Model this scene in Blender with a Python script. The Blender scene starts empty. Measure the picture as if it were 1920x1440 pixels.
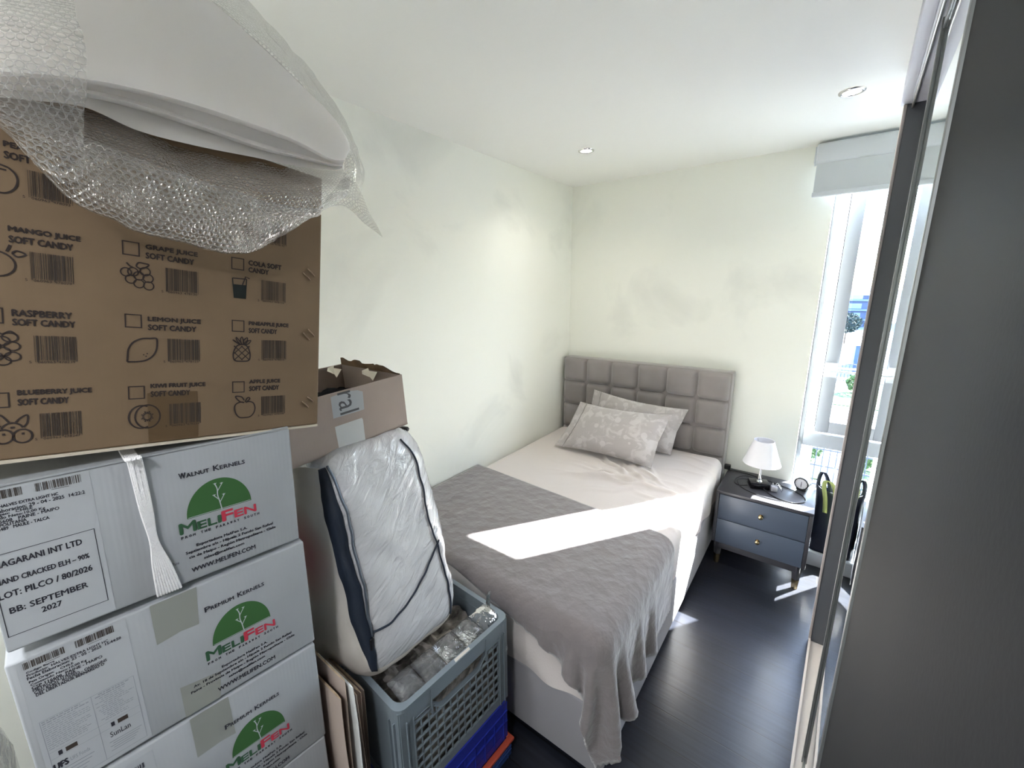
import bpy, bmesh, math, random
import numpy as np
from mathutils import Vector, Matrix, Euler, noise

random.seed(7)
R = math.radians
sc = bpy.context.scene
COL = sc.collection

# ------------------------------------------------------------------ camera, sky, sun, exposure
FPX, YAW, PITCH, ROLL = 777.0, .646, .226, .010
CAMP = Vector((1.641, -2.952, 1.671))
cam = bpy.data.cameras.new('camera')
cam.sensor_fit = 'HORIZONTAL'
cam.sensor_width = 36.0
cam.lens = FPX / 1920.0 * 36.0
cam.clip_start = .01
cam.clip_end = 500
camo = bpy.data.objects.new('camera', cam)
COL.objects.link(camo)
RW = Matrix.Rotation(YAW, 3, 'Z') @ Matrix.Rotation(-PITCH, 3, 'X') @ Matrix.Rotation(ROLL, 3, 'Y')
camo.matrix_world = Matrix.Translation(CAMP) @ (RW @ Matrix(((1, 0, 0), (0, 0, -1), (0, 1, 0)))).to_4x4()
sc.camera = camo
sc.view_settings.view_transform = 'Standard'
sc.view_settings.look = 'None'
sc.view_settings.exposure = 2.1
sc.view_settings.gamma = 1
sc.view_settings.use_curve_mapping = False
sc.cycles.use_denoising = True
sc.cycles.max_bounces = 14
sc.cycles.diffuse_bounces = 8
sc.cycles.glossy_bounces = 5
sc.cycles.transmission_bounces = 8
sc.cycles.transparent_max_bounces = 24

SUN_EL = R(37)
SUN_DIR = Vector((-.559 * math.cos(SUN_EL), -.829 * math.cos(SUN_EL), -math.sin(SUN_EL)))
w = bpy.data.worlds.new('sky'); sc.world = w; w.use_nodes = True
nt = w.node_tree; nt.nodes.clear()
bg = nt.nodes.new('ShaderNodeBackground'); wo = nt.nodes.new('ShaderNodeOutputWorld')
sky = nt.nodes.new('ShaderNodeTexSky'); sky.sky_type = 'NISHITA'; sky.sun_disc = False
sky.sun_elevation = SUN_EL; sky.sun_rotation = math.atan2(.559, .829); sky.dust_density = .6; sky.ozone_density = 1.6
bg.inputs['Strength'].default_value = .9
nt.links.new(sky.outputs[0], bg.inputs['Color']); nt.links.new(bg.outputs[0], wo.inputs['Surface'])
sl = bpy.data.lights.new('sun', 'SUN'); sl.energy = 34; sl.angle = R(.6); sl.color = (1, .985, .955)
so = bpy.data.objects.new('sun', sl); COL.objects.link(so)
so.rotation_euler = SUN_DIR.to_track_quat('-Z', 'Y').to_euler()
so.location = (6, 8, 6)

# ------------------------------------------------------------------ helpers
def lin(c):
    return tuple(((x / 255) / 12.92 if x / 255 <= .04045 else ((x / 255 + .055) / 1.055) ** 2.4) for x in c)

def px_ray(u, v):
    return RW @ Vector(((u - 960) / FPX, 1, (720 - v) / FPX))

def at_x(u, v, x):
    d = px_ray(u, v); return CAMP + d * ((x - CAMP.x) / d.x)

def at_y(u, v, y):
    d = px_ray(u, v); return CAMP + d * ((y - CAMP.y) / d.y)

def at_z(u, v, z):
    d = px_ray(u, v); return CAMP + d * ((z - CAMP.z) / d.z)

def mat(name, rgb, rough=.6, metal=0.0, spec=.5, noise_scale=0, noise_amt=0, bump=0, bump_scale=50, coat=0, sheen=0, stretch=None, emit=0, alpha=1):
    m = bpy.data.materials.new(name); m.use_nodes = True
    n = m.node_tree; b = n.nodes['Principled BSDF']
    c = (*lin(rgb), 1)
    b.inputs['Base Color'].default_value = c
    b.inputs['Roughness'].default_value = rough
    b.inputs['Metallic'].default_value = metal
    b.inputs['Specular IOR Level'].default_value = spec
    b.inputs['Coat Weight'].default_value = coat
    b.inputs['Sheen Weight'].default_value = sheen
    if emit:
        b.inputs['Emission Color'].default_value = c; b.inputs['Emission Strength'].default_value = emit
    tc = n.nodes.new('ShaderNodeTexCoord'); mp = n.nodes.new('ShaderNodeMapping')
    n.links.new(tc.outputs['Object'], mp.inputs['Vector'])
    if stretch: mp.inputs['Scale'].default_value = stretch
    if noise_amt:
        t = n.nodes.new('ShaderNodeTexNoise'); t.inputs['Scale'].default_value = noise_scale; t.inputs['Detail'].default_value = 6
        n.links.new(mp.outputs[0], t.inputs['Vector'])
        r = n.nodes.new('ShaderNodeValToRGB')
        r.color_ramp.elements[0].position = .3; r.color_ramp.elements[1].position = .7
        r.color_ramp.elements[0].color = (*[x * (1 - noise_amt) for x in c[:3]], 1)
        r.color_ramp.elements[1].color = (*[min(1, x * (1 + noise_amt * .6)) for x in c[:3]], 1)
        n.links.new(t.outputs['Fac'], r.inputs['Fac']); n.links.new(r.outputs['Color'], b.inputs['Base Color'])
    if bump:
        t2 = n.nodes.new('ShaderNodeTexNoise'); t2.inputs['Scale'].default_value = bump_scale; t2.inputs['Detail'].default_value = 4
        n.links.new(mp.outputs[0], t2.inputs['Vector'])
        bp = n.nodes.new('ShaderNodeBump'); bp.inputs['Strength'].default_value = bump; bp.inputs['Distance'].default_value = .01
        n.links.new(t2.outputs['Fac'], bp.inputs['Height']); n.links.new(bp.outputs['Normal'], b.inputs['Normal'])
    return m

def node(m, kind, **kw):
    x = m.node_tree.nodes.new(kind)
    for k, v in kw.items(): setattr(x, k, v)
    return x

class MB:
    def __init__(s): s.v = []; s.f = []; s.m = []; s.uv = None; s.smooth = False
    def quad(s, a, b, c, d, m=0):
        i = len(s.v); s.v += [tuple(a), tuple(b), tuple(c), tuple(d)]; s.f.append((i, i + 1, i + 2, i + 3)); s.m.append(m)
    def poly(s, pts, m=0):
        i = len(s.v); s.v += [tuple(p) for p in pts]; s.f.append(tuple(range(i, i + len(pts)))); s.m.append(m)
    def raw(s, verts, faces, m=0):
        i = len(s.v); s.v += [tuple(p) for p in verts]
        for f in faces: s.f.append(tuple(k + i for k in f)); s.m.append(m)
    def bm(s, b, m=0):
        b.verts.index_update(); s.raw([v.co.copy() for v in b.verts], [[v.index for v in f.verts] for f in b.faces], m); b.free()
    def box(s, lo, hi, bev=0, seg=2, m=0, M=None):
        b = bmesh.new(); bmesh.ops.create_cube(b, size=1)
        for v in b.verts:
            v.co = Vector([(lo[k] + hi[k]) / 2 + v.co[k] * (hi[k] - lo[k]) for k in range(3)])
        if bev: bmesh.ops.bevel(b, geom=b.edges[:], offset=bev, segments=seg, affect='EDGES', profile=.5)
        if M is not None: b.transform(M)
        s.bm(b, m)
    def tube(s, pts, r, n=8, m=0, caps=True):
        pts = [Vector(p) for p in pts]; rr = r if isinstance(r, (list, tuple)) else [r] * len(pts)
        i0 = len(s.v); up = Vector((0, 0, 1))
        prev = None
        for k, p in enumerate(pts):
            t = (pts[min(k + 1, len(pts) - 1)] - pts[max(k - 1, 0)]).normalized()
            if prev is None:
                a = t.cross(up if abs(t.z) < .9 else Vector((1, 0, 0))).normalized()
            else:
                a = (prev - t * prev.dot(t)).normalized()
            prev = a; b2 = t.cross(a)
            for j in range(n):
                q = 2 * math.pi * j / n; s.v.append(tuple(p + (a * math.cos(q) + b2 * math.sin(q)) * rr[k]))
        for k in range(len(pts) - 1):
            for j in range(n):
                s.f.append((i0 + k * n + j, i0 + k * n + (j + 1) % n, i0 + (k + 1) * n + (j + 1) % n, i0 + (k + 1) * n + j)); s.m.append(m)
        if caps:
            s.f.append(tuple(i0 + j for j in reversed(range(n)))); s.m.append(m)
            e = i0 + (len(pts) - 1) * n; s.f.append(tuple(e + j for j in range(n))); s.m.append(m)
    def lathe(s, prof, n=32, o=(0, 0, 0), m=0, axis='z', close=False):
        i0 = len(s.v)
        for (r, h) in prof:
            for j in range(n):
                q = 2 * math.pi * j / n; x, y = r * math.cos(q), r * math.sin(q)
                p = (x, y, h) if axis == 'z' else (x, h, y)
                s.v.append((p[0] + o[0], p[1] + o[1], p[2] + o[2]))
        for k in range(len(prof) - 1):
            for j in range(n):
                s.f.append((i0 + k * n + j, i0 + k * n + (j + 1) % n, i0 + (k + 1) * n + (j + 1) % n, i0 + (k + 1) * n + j)); s.m.append(m)
        if close:
            s.f.append(tuple(i0 + j for j in range(n))); s.m.append(m)
            e = i0 + (len(prof) - 1) * n; s.f.append(tuple(e + j for j in range(n))); s.m.append(m)
    def grid(s, P, m=0, wrap=False):
        h, wd = len(P), len(P[0]); i0 = len(s.v)
        for row in P: s.v += [tuple(p) for p in row]
        for i in range(h - 1 + (1 if wrap else 0)):
            for j in range(wd - 1):
                a, b = i0 + i * wd, i0 + ((i + 1) % h) * wd
                s.f.append((a + j, a + j + 1, b + j + 1, b + j)); s.m.append(m)
    # flat prints in the plane x = d of a carton's own frame (y along the face, z up)
    def stroke(s, pts, wd, d, m=0, closed=False):
        n = len(pts)
        L, Rr = [], []
        for k in range(n):
            p = Vector(pts[k]); a = Vector(pts[k - 1] if (closed or k > 0) else pts[k]); b = Vector(pts[(k + 1) % n] if (closed or k < n - 1) else pts[k])
            t = (b - a); t = t.normalized() if t.length > 1e-9 else Vector((1, 0))
            q = Vector((-t.y, t.x)) * wd / 2
            L.append(p + q); Rr.append(p - q)
        for k in range(n if closed else n - 1):
            j = (k + 1) % n
            s.quad((d, L[k].x, L[k].y), (d, L[j].x, L[j].y), (d, Rr[j].x, Rr[j].y), (d, Rr[k].x, Rr[k].y), m)
    def rect(s, y0, z0, y1, z1, d, m=0):
        s.quad((d, y0, z0), (d, y1, z0), (d, y1, z1), (d, y0, z1), m)
    def frame(s, y0, z0, y1, z1, wd, d, m=0):
        s.rect(y0, z0, y1, z0 + wd, d, m); s.rect(y0, z1 - wd, y1, z1, d, m); s.rect(y0, z0 + wd, y0 + wd, z1 - wd, d, m); s.rect(y1 - wd, z0 + wd, y1, z1 - wd, d, m)
    def text(s, body, y0, z0, wd, h, d, m=0, bold=.0, rot=0, hmax=None):
        V, F, (x0, q0, x1, q1) = text_geo(body, 0)
        sx = wd / max(1e-6, x1 - x0); sy = h / max(1e-6, q1 - q0) if hmax is None else h
        out = []
        for (x, y) in V:
            a, b = (x - x0) * sx, (y - (q0 if hmax is None else 0)) * sy
            if rot: a, b = b, -a
            out.append((d, y0 + a, z0 + b))
        k = bold * h
        for i, (dy, dz) in enumerate(((0, 0), (k, 0), (-k, 0), (0, k), (0, -k)) if bold else ((0, 0),)):
            s.raw([(p[0] + i * .000015, p[1] + dy, p[2] + dz) for p in out], F, m)
    def build(s, name, mats, parent=None, smooth=False, angle=None, fix=True):
        me = bpy.data.meshes.new(name); me.from_pydata(s.v, [], s.f)
        mats = mats if isinstance(mats, (list, tuple)) else [mats]
        for x in mats: me.materials.append(x)
        if len(mats) > 1: me.polygons.foreach_set('material_index', s.m)
        if fix:
            b = bmesh.new(); b.from_mesh(me); bmesh.ops.remove_doubles(b, verts=b.verts, dist=1e-6) if smooth else None
            bmesh.ops.recalc_face_normals(b, faces=b.faces); b.to_mesh(me); b.free()
        if smooth:
            me.polygons.foreach_set('use_smooth', [True] * len(me.polygons))
            if angle: me.set_sharp_from_angle(angle=R(angle))
        me.update()
        o = bpy.data.objects.new(name, me); COL.objects.link(o)
        if parent: o.parent = parent
        return o

_tx = {}
def text_geo(body, bold):
    k = (body, bold)
    if k not in _tx:
        c = bpy.data.curves.new('t', 'FONT'); c.body = body; c.size = 1; c.offset = bold; c.resolution_u = 2
        o = bpy.data.objects.new('t', c); COL.objects.link(o)
        dg = bpy.context.evaluated_depsgraph_get(); dg.update()
        me = bpy.data.meshes.new_from_object(o.evaluated_get(dg))
        V = [(v.co.x, v.co.y) for v in me.vertices]; F = [tuple(p.vertices) for p in me.polygons]
        bpy.data.objects.remove(o); bpy.data.curves.remove(c); bpy.data.meshes.remove(me)
        xs = [v[0] for v in V]; ys = [v[1] for v in V]
        _tx[k] = (V, F, (min(xs), min(ys), max(xs), max(ys)))
    return _tx[k]

def tag(o, label, cat, group=None):
    o['label'] = label; o['category'] = cat
    if group: o['group'] = group
    return o

def thing(name, label, cat, loc=(0, 0, 0), rz=0, group=None):
    o = bpy.data.objects.new(name, None); COL.objects.link(o); o.empty_display_size = .05
    o.location = loc; o.rotation_euler = (0, 0, rz)
    return tag(o, label, cat, group)

def struct(o): o['kind'] = 'structure'; return o

def cr(pts, n):
    """Catmull-Rom through points, n samples per span"""
    P = [Vector(p) for p in pts]; out = []
    for i in range(len(P) - 1):
        a, b, c, d = P[max(i - 1, 0)], P[i], P[i + 1], P[min(i + 2, len(P) - 1)]
        for k in range(n):
            t = k / n
            out.append(.5 * ((2 * b) + (c - a) * t + (2 * a - 5 * b + 4 * c - d) * t * t + (3 * b - a - 3 * c + d) * t ** 3))
    out.append(P[-1]); return out

def frame_axes(yaw, tilt, lean):
    return Matrix.Rotation(R(yaw), 3, 'Z') @ Matrix.Rotation(R(tilt), 3, 'X') @ Matrix.Rotation(R(lean), 3, 'Y')

# ------------------------------------------------------------------ materials
def wall_mat(name, rgb, patch):
    m = mat(name, rgb, .85, spec=.2)
    n = m.node_tree; b = n.nodes['Principled BSDF']
    tc = node(m, 'ShaderNodeTexCoord')
    t = node(m, 'ShaderNodeTexNoise'); t.inputs['Scale'].default_value = 1.7; t.inputs['Detail'].default_value = 5; t.inputs['Distortion'].default_value = .6
    r = node(m, 'ShaderNodeValToRGB'); r.color_ramp.elements[0].position = .56; r.color_ramp.elements[1].position = .70
    r.color_ramp.elements[0].color = (*lin(rgb), 1); r.color_ramp.elements[1].color = (*lin(patch), 1)
    n.links.new(tc.outputs['Object'], t.inputs['Vector']); n.links.new(t.outputs['Fac'], r.inputs['Fac']); n.links.new(r.outputs['Color'], b.inputs['Base Color'])
    t2 = node(m, 'ShaderNodeTexNoise'); t2.inputs['Scale'].default_value = 14; t2.inputs['Detail'].default_value = 8
    bp = node(m, 'ShaderNodeBump'); bp.inputs['Strength'].default_value = .12; bp.inputs['Distance'].default_value = .01
    n.links.new(tc.outputs['Object'], t2.inputs['Vector']); n.links.new(t2.outputs['Fac'], bp.inputs['Height']); n.links.new(bp.outputs[0], b.inputs['Normal'])
    return m
M_wall = wall_mat('cream wall paint', (239, 240, 232), (228, 229, 222))
M_ceil = mat('ceiling paint', (238, 239, 235), .9, spec=.1, bump=.04, bump_scale=60)
M_white = mat('white upvc', (206, 211, 216), .35)
M_upvc = mat('window frame upvc', (160, 165, 173), .4)
M_blind = mat('blind fabric', (198, 203, 206), .8, spec=.2, bump=.05, bump_scale=400)
M_chrome = mat('chrome', (220, 220, 222), .12, 1)
M_alu = mat('brushed aluminium', (190, 188, 184), .35, 1, bump=.02, bump_scale=80)
M_stile = mat('grey anodised profile', (132, 134, 136), .45, .7, bump=.02, bump_scale=80)
M_brass = mat('brass', (186, 166, 128), .25, 1)
M_black = mat('black plastic', (22, 22, 25), .4)
M_dark = mat('charcoal laminate', (84, 87, 92), .5, spec=.4, bump=.02, bump_scale=300)
M_dkpanel = mat('dark grey door board', (34, 36, 40), .7, spec=.12, bump=.02, bump_scale=250)
M_drawer = mat('grey drawer lacquer', (76, 86, 102), .4)
M_nstop = mat('nightstand charcoal', (60, 60, 66), .38, spec=.5, bump=.02, bump_scale=200)
M_mirror = mat('mirror glass', (225, 232, 230), .01, 1)
M_lamp = mat('lamp diffuser', (255, 246, 230), .5, emit=9)
M_shade = mat('lampshade fabric', (236, 236, 242), .8, spec=.1)
M_glow = None

def floor_mat():
    m = mat('dark plank floor', (52, 50, 56), .30, spec=.6)
    n = m.node_tree; b = n.nodes['Principled BSDF']
    tc = node(m, 'ShaderNodeTexCoord'); mp = node(m, 'ShaderNodeMapping')
    n.links.new(tc.outputs['Object'], mp.inputs['Vector'])
    br = node(m, 'ShaderNodeTexBrick'); br.offset = .37; br.inputs['Scale'].default_value = 1
    br.inputs['Brick Width'].default_value = 1.1; br.inputs['Row Height'].default_value = .127
    br.inputs['Mortar Size'].default_value = .0026; br.inputs['Mortar Smooth'].default_value = .1
    br.inputs['Color1'].default_value = (*lin((24, 27, 36)), 1); br.inputs['Color2'].default_value = (*lin((32, 35, 44)), 1); br.inputs['Mortar'].default_value = (*lin((18, 16, 18)), 1)
    n.links.new(mp.outputs[0], br.inputs['Vector'])
    mp2 = node(m, 'ShaderNodeMapping'); mp2.inputs['Scale'].default_value = (2.2, 46, 1)
    n.links.new(tc.outputs['Object'], mp2.inputs['Vector'])
    t = node(m, 'ShaderNodeTexNoise'); t.inputs['Scale'].default_value = 1.5; t.inputs['Detail'].default_value = 7
    n.links.new(mp2.outputs[0], t.inputs['Vector'])
    mx = node(m, 'ShaderNodeMix', data_type='RGBA', blend_type='MULTIPLY'); mx.inputs[0].default_value = .75
    r = node(m, 'ShaderNodeValToRGB'); r.color_ramp.elements[0].position = .32; r.color_ramp.elements[1].position = .68; r.color_ramp.elements[0].color = (.45, .45, .45, 1); r.color_ramp.elements[1].color = (1.25, 1.2, 1.2, 1)
    n.links.new(t.outputs['Fac'], r.inputs['Fac']); n.links.new(br.outputs['Color'], mx.inputs[6]); n.links.new(r.outputs['Color'], mx.inputs[7])
    n.links.new(mx.outputs[2], b.inputs['Base Color'])
    ad = node(m, 'ShaderNodeMath', operation='SUBTRACT'); sc_ = node(m, 'ShaderNodeMath', operation='MULTIPLY'); sc_.inputs[1].default_value = .35
    n.links.new(t.outputs['Fac'], sc_.inputs[0]); n.links.new(sc_.outputs[0], ad.inputs[0]); n.links.new(br.outputs['Fac'], ad.inputs[1])
    bp = node(m, 'ShaderNodeBump'); bp.inputs['Strength'].default_value = .35; bp.inputs['Distance'].default_value = .004
    n.links.new(ad.outputs[0], bp.inputs['Height']); n.links.new(bp.outputs[0], b.inputs['Normal'])
    return m
M_floor = floor_mat()

def carton_mat(name, rgb, var=.07, ribs=.25, seam=.05):
    m = mat(name, rgb, .8, spec=.2, noise_scale=9, noise_amt=var)
    n = m.node_tree; b = n.nodes['Principled BSDF']
    tc = node(m, 'ShaderNodeTexCoord'); wv = node(m, 'ShaderNodeTexWave'); wv.bands_direction = 'Y'
    wv.inputs['Scale'].default_value = 42; wv.inputs['Distortion'].default_value = .6; wv.inputs['Detail'].default_value = 2; wv.inputs['Detail Scale'].default_value = .6
    t = node(m, 'ShaderNodeTexNoise'); t.inputs['Scale'].default_value = 5; t.inputs['Detail'].default_value = 3
    ad = node(m, 'ShaderNodeMath', operation='ADD'); mu = node(m, 'ShaderNodeMath', operation='MULTIPLY'); mu.inputs[1].default_value = seam
    n.links.new(tc.outputs['Object'], wv.inputs['Vector']); n.links.new(tc.outputs['Object'], t.inputs['Vector'])
    n.links.new(wv.outputs['Fac'], mu.inputs[0]); n.links.new(mu.outputs[0], ad.inputs[0]); n.links.new(t.outputs['Fac'], ad.inputs[1])
    bp = node(m, 'ShaderNodeBump'); bp.inputs['Strength'].default_value = ribs; bp.inputs['Distance'].default_value = .006
    n.links.new(ad.outputs[0], bp.inputs['Height']); n.links.new(bp.outputs[0], b.inputs['Normal'])
    return m
M_kraft = carton_mat('kraft cardboard', (125, 105, 84), .06, .12)
M_kraft2 = carton_mat('pale kraft cardboard', (172, 157, 148), .05, .2)
M_kraftin = mat('kraft cut edge', (120, 98, 76), .9, noise_scale=30, noise_amt=.15)
M_wcard = carton_mat('white cardboard', (163, 166, 170), .035, .3)
M_ink = mat('brown black ink', (46, 36, 34), .8)
M_inkb = mat('black ink', (38, 38, 48), .8)
M_inkg = mat('grey ink', (140, 142, 150), .8)
M_barc = mat('barcode ink', (58, 48, 42), .8)
M_green = mat('green print', (52, 96, 48), .8)
M_dkgreen = mat('dark green print', (44, 84, 56), .8)
M_red = mat('red print', (188, 52, 72), .8)
M_dktg = mat('dark teal print', (18, 26, 25), .8)
M_lab = mat('white paper label', (174, 177, 182), .55)
M_tapew = mat('off white packing tape', (146, 148, 143), .3, coat=.2)
M_tapeb = mat('brown packing tape', (98, 79, 58), .3)
M_staple = mat('copper staple', (150, 128, 108), .35, 1)

# ------------------------------------------------------------------ room shell
def wall(name, boxes, m):
    b = MB()
    for lo, hi in boxes: b.box(lo, hi)
    return struct(b.build(name, m))
H = 2.404
wall('floor', [((-.1, -4.2, -.1), (2.5, .12, 0))], M_floor)
wall('ceiling', [((-.1, -4.2, H), (2.5, .18, H + .1))], M_ceil)
wall('wall_left', [((-.1, -4.2, 0), (0, 0, H))], M_wall)
WX0, WX1, WZ1 = 1.593, 2.16, 2.395
wall('wall_back', [((-.1, 0, 0), (WX0, .18, H)), ((WX1, 0, 0), (2.5, .18, H)), ((WX0, 0, WZ1), (WX1, .18, H))], M_wall)
wall('wall_right', [((2.4, -4.2, 0), (2.5, 0, H))], M_wall)
wall('wall_front', [((0, -4.2, 0), (2.4, -4.1, H))], M_wall)
b = MB(); b.box((WX0 + .001, -.085, .0), (WX1 - .001, .1, .092), .008, 3)
struct(b.build('trim_1', M_upvc, smooth=True, angle=35))   # low white ledge at the foot of the window

# window: fixed lower light, opening casement above
win = bpy.data.objects.new('window_1', None); COL.objects.link(win); struct(win); win.location = (WX0, .1, .1)
def wb(name, boxes, m, parent, bev=.004):
    b = MB()
    for lo, hi in boxes: b.box([lo[k] - (WX0, .1, .1)[k] for k in range(3)], [hi[k] - (WX0, .1, .1)[k] for k in range(3)], bev, 2)
    return b.build(name, m, parent, smooth=True, angle=35)
fx0, fx1 = WX0 + .001, WX1 - .001
fz1 = WZ1 - .001
wb('window_frame', [((fx0, .10, .093), (fx0 + .024, .17, fz1)), ((fx1 - .062, .10, .093), (fx1, .17, fz1)), ((fx0 + .024, .10, fz1 - .018), (fx1 - .062, .17, fz1)),
                    ((fx0 + .024, .10, .093), (fx1 - .062, .17, .14)), ((fx0 + .024, .092, .70), (fx1 - .062, .17, .785))], M_upvc, win)
cx0, cx1 = fx0 + .074, fx1 - .065
cas = wb('casement', [((cx0, .085, .80), (cx0 + .066, .15, WZ1 - .022)), ((cx1 - .05, .085, .80), (cx1, .15, WZ1 - .022)), ((cx0 + .066, .085, .80), (cx1 - .05, .15, .872)), ((cx0 + .066, .085, WZ1 - .055), (cx1 - .05, .15, WZ1 - .022))], M_upvc, win, .003)
gm = bpy.data.materials.new('window glass'); gm.use_nodes = True
n = gm.node_tree; n.nodes.clear()
o_ = n.nodes.new('ShaderNodeOutputMaterial'); tr = n.nodes.new('ShaderNodeBsdfTransparent'); gl = n.nodes.new('ShaderNodeBsdfGlossy'); mx = n.nodes.new('ShaderNodeMixShader')
gl.inputs['Roughness'].default_value = .02; tr.inputs['Color'].default_value = (.96, .98, .98, 1); mx.inputs[0].default_value = .06
n.links.new(tr.outputs[0], mx.inputs[1]); n.links.new(gl.outputs[0], mx.inputs[2]); n.links.new(mx.outputs[0], o_.inputs['Surface'])
M_glass = gm
wb('pane', [((cx0 + .06, .115, .86), (cx1 - .04, .121, WZ1 - .05))], M_glass, cas, 0)
wb('pane', [((fx0 + .020, .132, .13), (fx1 - .055, .138, .71))], M_glass, win, 0)
wb('pane', [((fx0 + .022, .140, .78), (fx0 + .072, .146, WZ1 - .018))], M_glass, win, 0)
b = MB(); b.poly([(1.45, .19, -3.2), (1.598, .19, -3.2), (1.685, 1.3, -3.2), (1.45, 1.3, -3.2)]); b.poly([(1.45, .19, 5), (1.598, .19, 5), (1.685, 1.3, 5), (1.45, 1.3, 5)])
b.quad((1.598, .19, -3.2), (1.685, 1.3, -3.2), (1.685, 1.3, 5), (1.598, .19, 5)); b.quad((1.45, .19, -3.2), (1.45, 1.3, -3.2), (1.45, 1.3, 5), (1.45, .19, 5)); b.quad((1.685, 1.3, -3.2), (1.45, 1.3, -3.2), (1.45, 1.3, 5), (1.685, 1.3, 5))
struct(b.build('added_white_fin', mat('white fin face', (236, 236, 236), .9)))  # white slab added outside so the gap beside the casement shows bright
wb('weather_seal', [((fx0 + .070, .088, .83), (fx0 + .0742, .10, WZ1 - .09))], mat('dark rubber seal', (70, 66, 72), .7), win, 0)
hb = MB()
hb.box((.105 - .03, -.028, 1.045), (.105 + .03, -.015, 1.13), .004, 2)
hb.tube([(.105, -.03, 1.088), (.105, -.045, 1.088), (.13, -.05, 1.086), (.245, -.05, 1.085)], .007, 8)
hb.build('window_handle', M_white, cas, smooth=True, angle=40)

# roller blind with a box head
bl = thing('roller_blind', 'pale grey roller blind rolled up above the tall window', 'blind', (1.49, -.02, 2.13))
X0, X1 = 0, .80
b = MB(); b.box((X0, -.07, .165), (X1, .018, .262), .012, 3); b.build('cassette', M_white, bl, smooth=True, angle=35)
b = MB(); b.box((X0 + .008, -.058, .02), (X1 - .008, -.055, .18)); b.build('fabric', M_blind, bl)
b = MB(); b.box((X0 + .004, -.066, 0), (X1 - .004, -.048, .026), .006, 3); b.build('bottom_bar', M_white, bl, smooth=True, angle=35)
b = MB(); b.box((X0 - .006, -.06, .17), (X0, .018, .25), .002, 1); b.build('end_cap', M_white, bl)

# ceiling downlights and added fill lamps
for (x, y, lab) in ((.474, -.709, 'round lit ceiling downlight nearest the left wall'), (1.609, -.701, 'round lit ceiling downlight nearest the mirrored wardrobe')):
    t = thing('ceiling_light', lab, 'light', (x, y, H), group='recessed ceiling downlights')
    b = MB(); b.lathe([(.030, -.001), (.030, -.006), (.036, -.007), (.043, -.004), (.044, -.0005)], 40); b.build('trim_ring', M_chrome, t, smooth=True)
    b = MB(); b.lathe([(0.0005, -.0055), (.02, -.0055), (.0302, -.003)], 40); b.build('lens', M_lamp, t, smooth=True)
    L = bpy.data.lights.new('downlight', 'AREA'); L.shape = 'DISK'; L.size = .055; L.energy = .5; L.color = (1, .93, .82); L.spread = R(130)
    lo = bpy.data.objects.new('downlight', L); COL.objects.link(lo); lo.location = (x, y, H - .012)
for (x, y) in ((.62, -3.70), (1.60, -3.70)):     # unseen fill lamps added behind the camera to brighten the room
    L = bpy.data.lights.new('downlight', 'AREA'); L.shape = 'DISK'; L.size = .30; L.energy = 5.2; L.color = (.94, .96, 1); L.spread = R(150)
    lo = bpy.data.objects.new('downlight', L); COL.objects.link(lo); lo.location = (x, y, H - .012)

# ------------------------------------------------------------------ wardrobe with sliding doors
wd = thing('wardrobe', 'tall fitted wardrobe with sliding mirror and dark grey doors', 'wardrobe', (1.773, -.745, 0))
wd.rotation_euler = (0, 0, R(-2.3))        # local -y runs towards the camera, +x into the wardrobe
def wp(name, boxes, m, parent=wd, bev=.002, smooth=True):
    b = MB()
    for lo, hi in boxes: b.box(lo, hi, bev, 2)
    return b.build(name, m, parent, smooth=smooth, angle=35)
wp('side_panel', [((.004, -.022, .0), (.55, 0, 2.30))], M_dark)
wp('edge_trim', [((-.006, -.024, .012), (.004, .001, 2.30))], mat('pale edging strip', (176, 168, 166), .4))
wp('top_fascia', [((-.014, -2.9, 2.302), (.012, .003, H - .001)), ((.012, -2.9, 2.30), (.55, .0, 2.32))], mat('white fascia board', (205, 206, 218), .5))
wp('top_track', [((.016, -2.9, 2.282), (.022, -.024, 2.30)), ((.062, -2.9, 2.282), (.068, -.024, 2.30)), ((.10, -2.9, 2.282), (.106, -.024, 2.30))], M_alu)
M_trk = mat('pale track', (214, 208, 204), .5)
wp('bottom_track', [((.0045, -2.9, .001), (.0545, -.024, .010)), ((-.004, -2.9, .001), (.0044, -.024, .020)), ((.0546, -2.9, .001), (.060, -.024, .016)), ((.0601, -2.9, .001), (.104, -.024, .010)), ((.1041, -2.9, .001), (.110, -.024, .02))], M_trk, wd, 0, False)
wp('back_panel', [((.53, -2.9, 0), (.545, -.024, 2.30))], M_dark)
d1 = wp('sliding_door', [((.0342, -1.72, .022), (.044, -.68, 2.276))], M_dark)
wp('mirror', [((.0318, -1.70, .05), (.034, -.688, 2.26))], M_mirror, d1, 0, False)
wp('door_stile', [((.0245, -.690, .02), (.0318, -.672, 2.28))], M_stile, d1, .001)
wp('door_rail', [((.028, -1.70, .02), (.0318, -.69, .05))], M_stile, d1, .001)
wp('door_rail', [((.028, -1.70, 2.255), (.0318, -.69, 2.28))], M_stile, d1, .001)
d3 = wp('sliding_door', [((.075, -.74, .022), (.095, -.026, 2.276))], M_dark)
d2 = wp('sliding_door', [((.004, -2.75, .022), (.03, -1.60, 2.278))], M_dkpanel)
wp('door_edge', [((.001, -1.60, .02), (.031, -1.585, 2.28)), ((.0025, -1.599, .02), (.004, -1.585, 2.28))], M_stile, d2, .0015)

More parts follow.
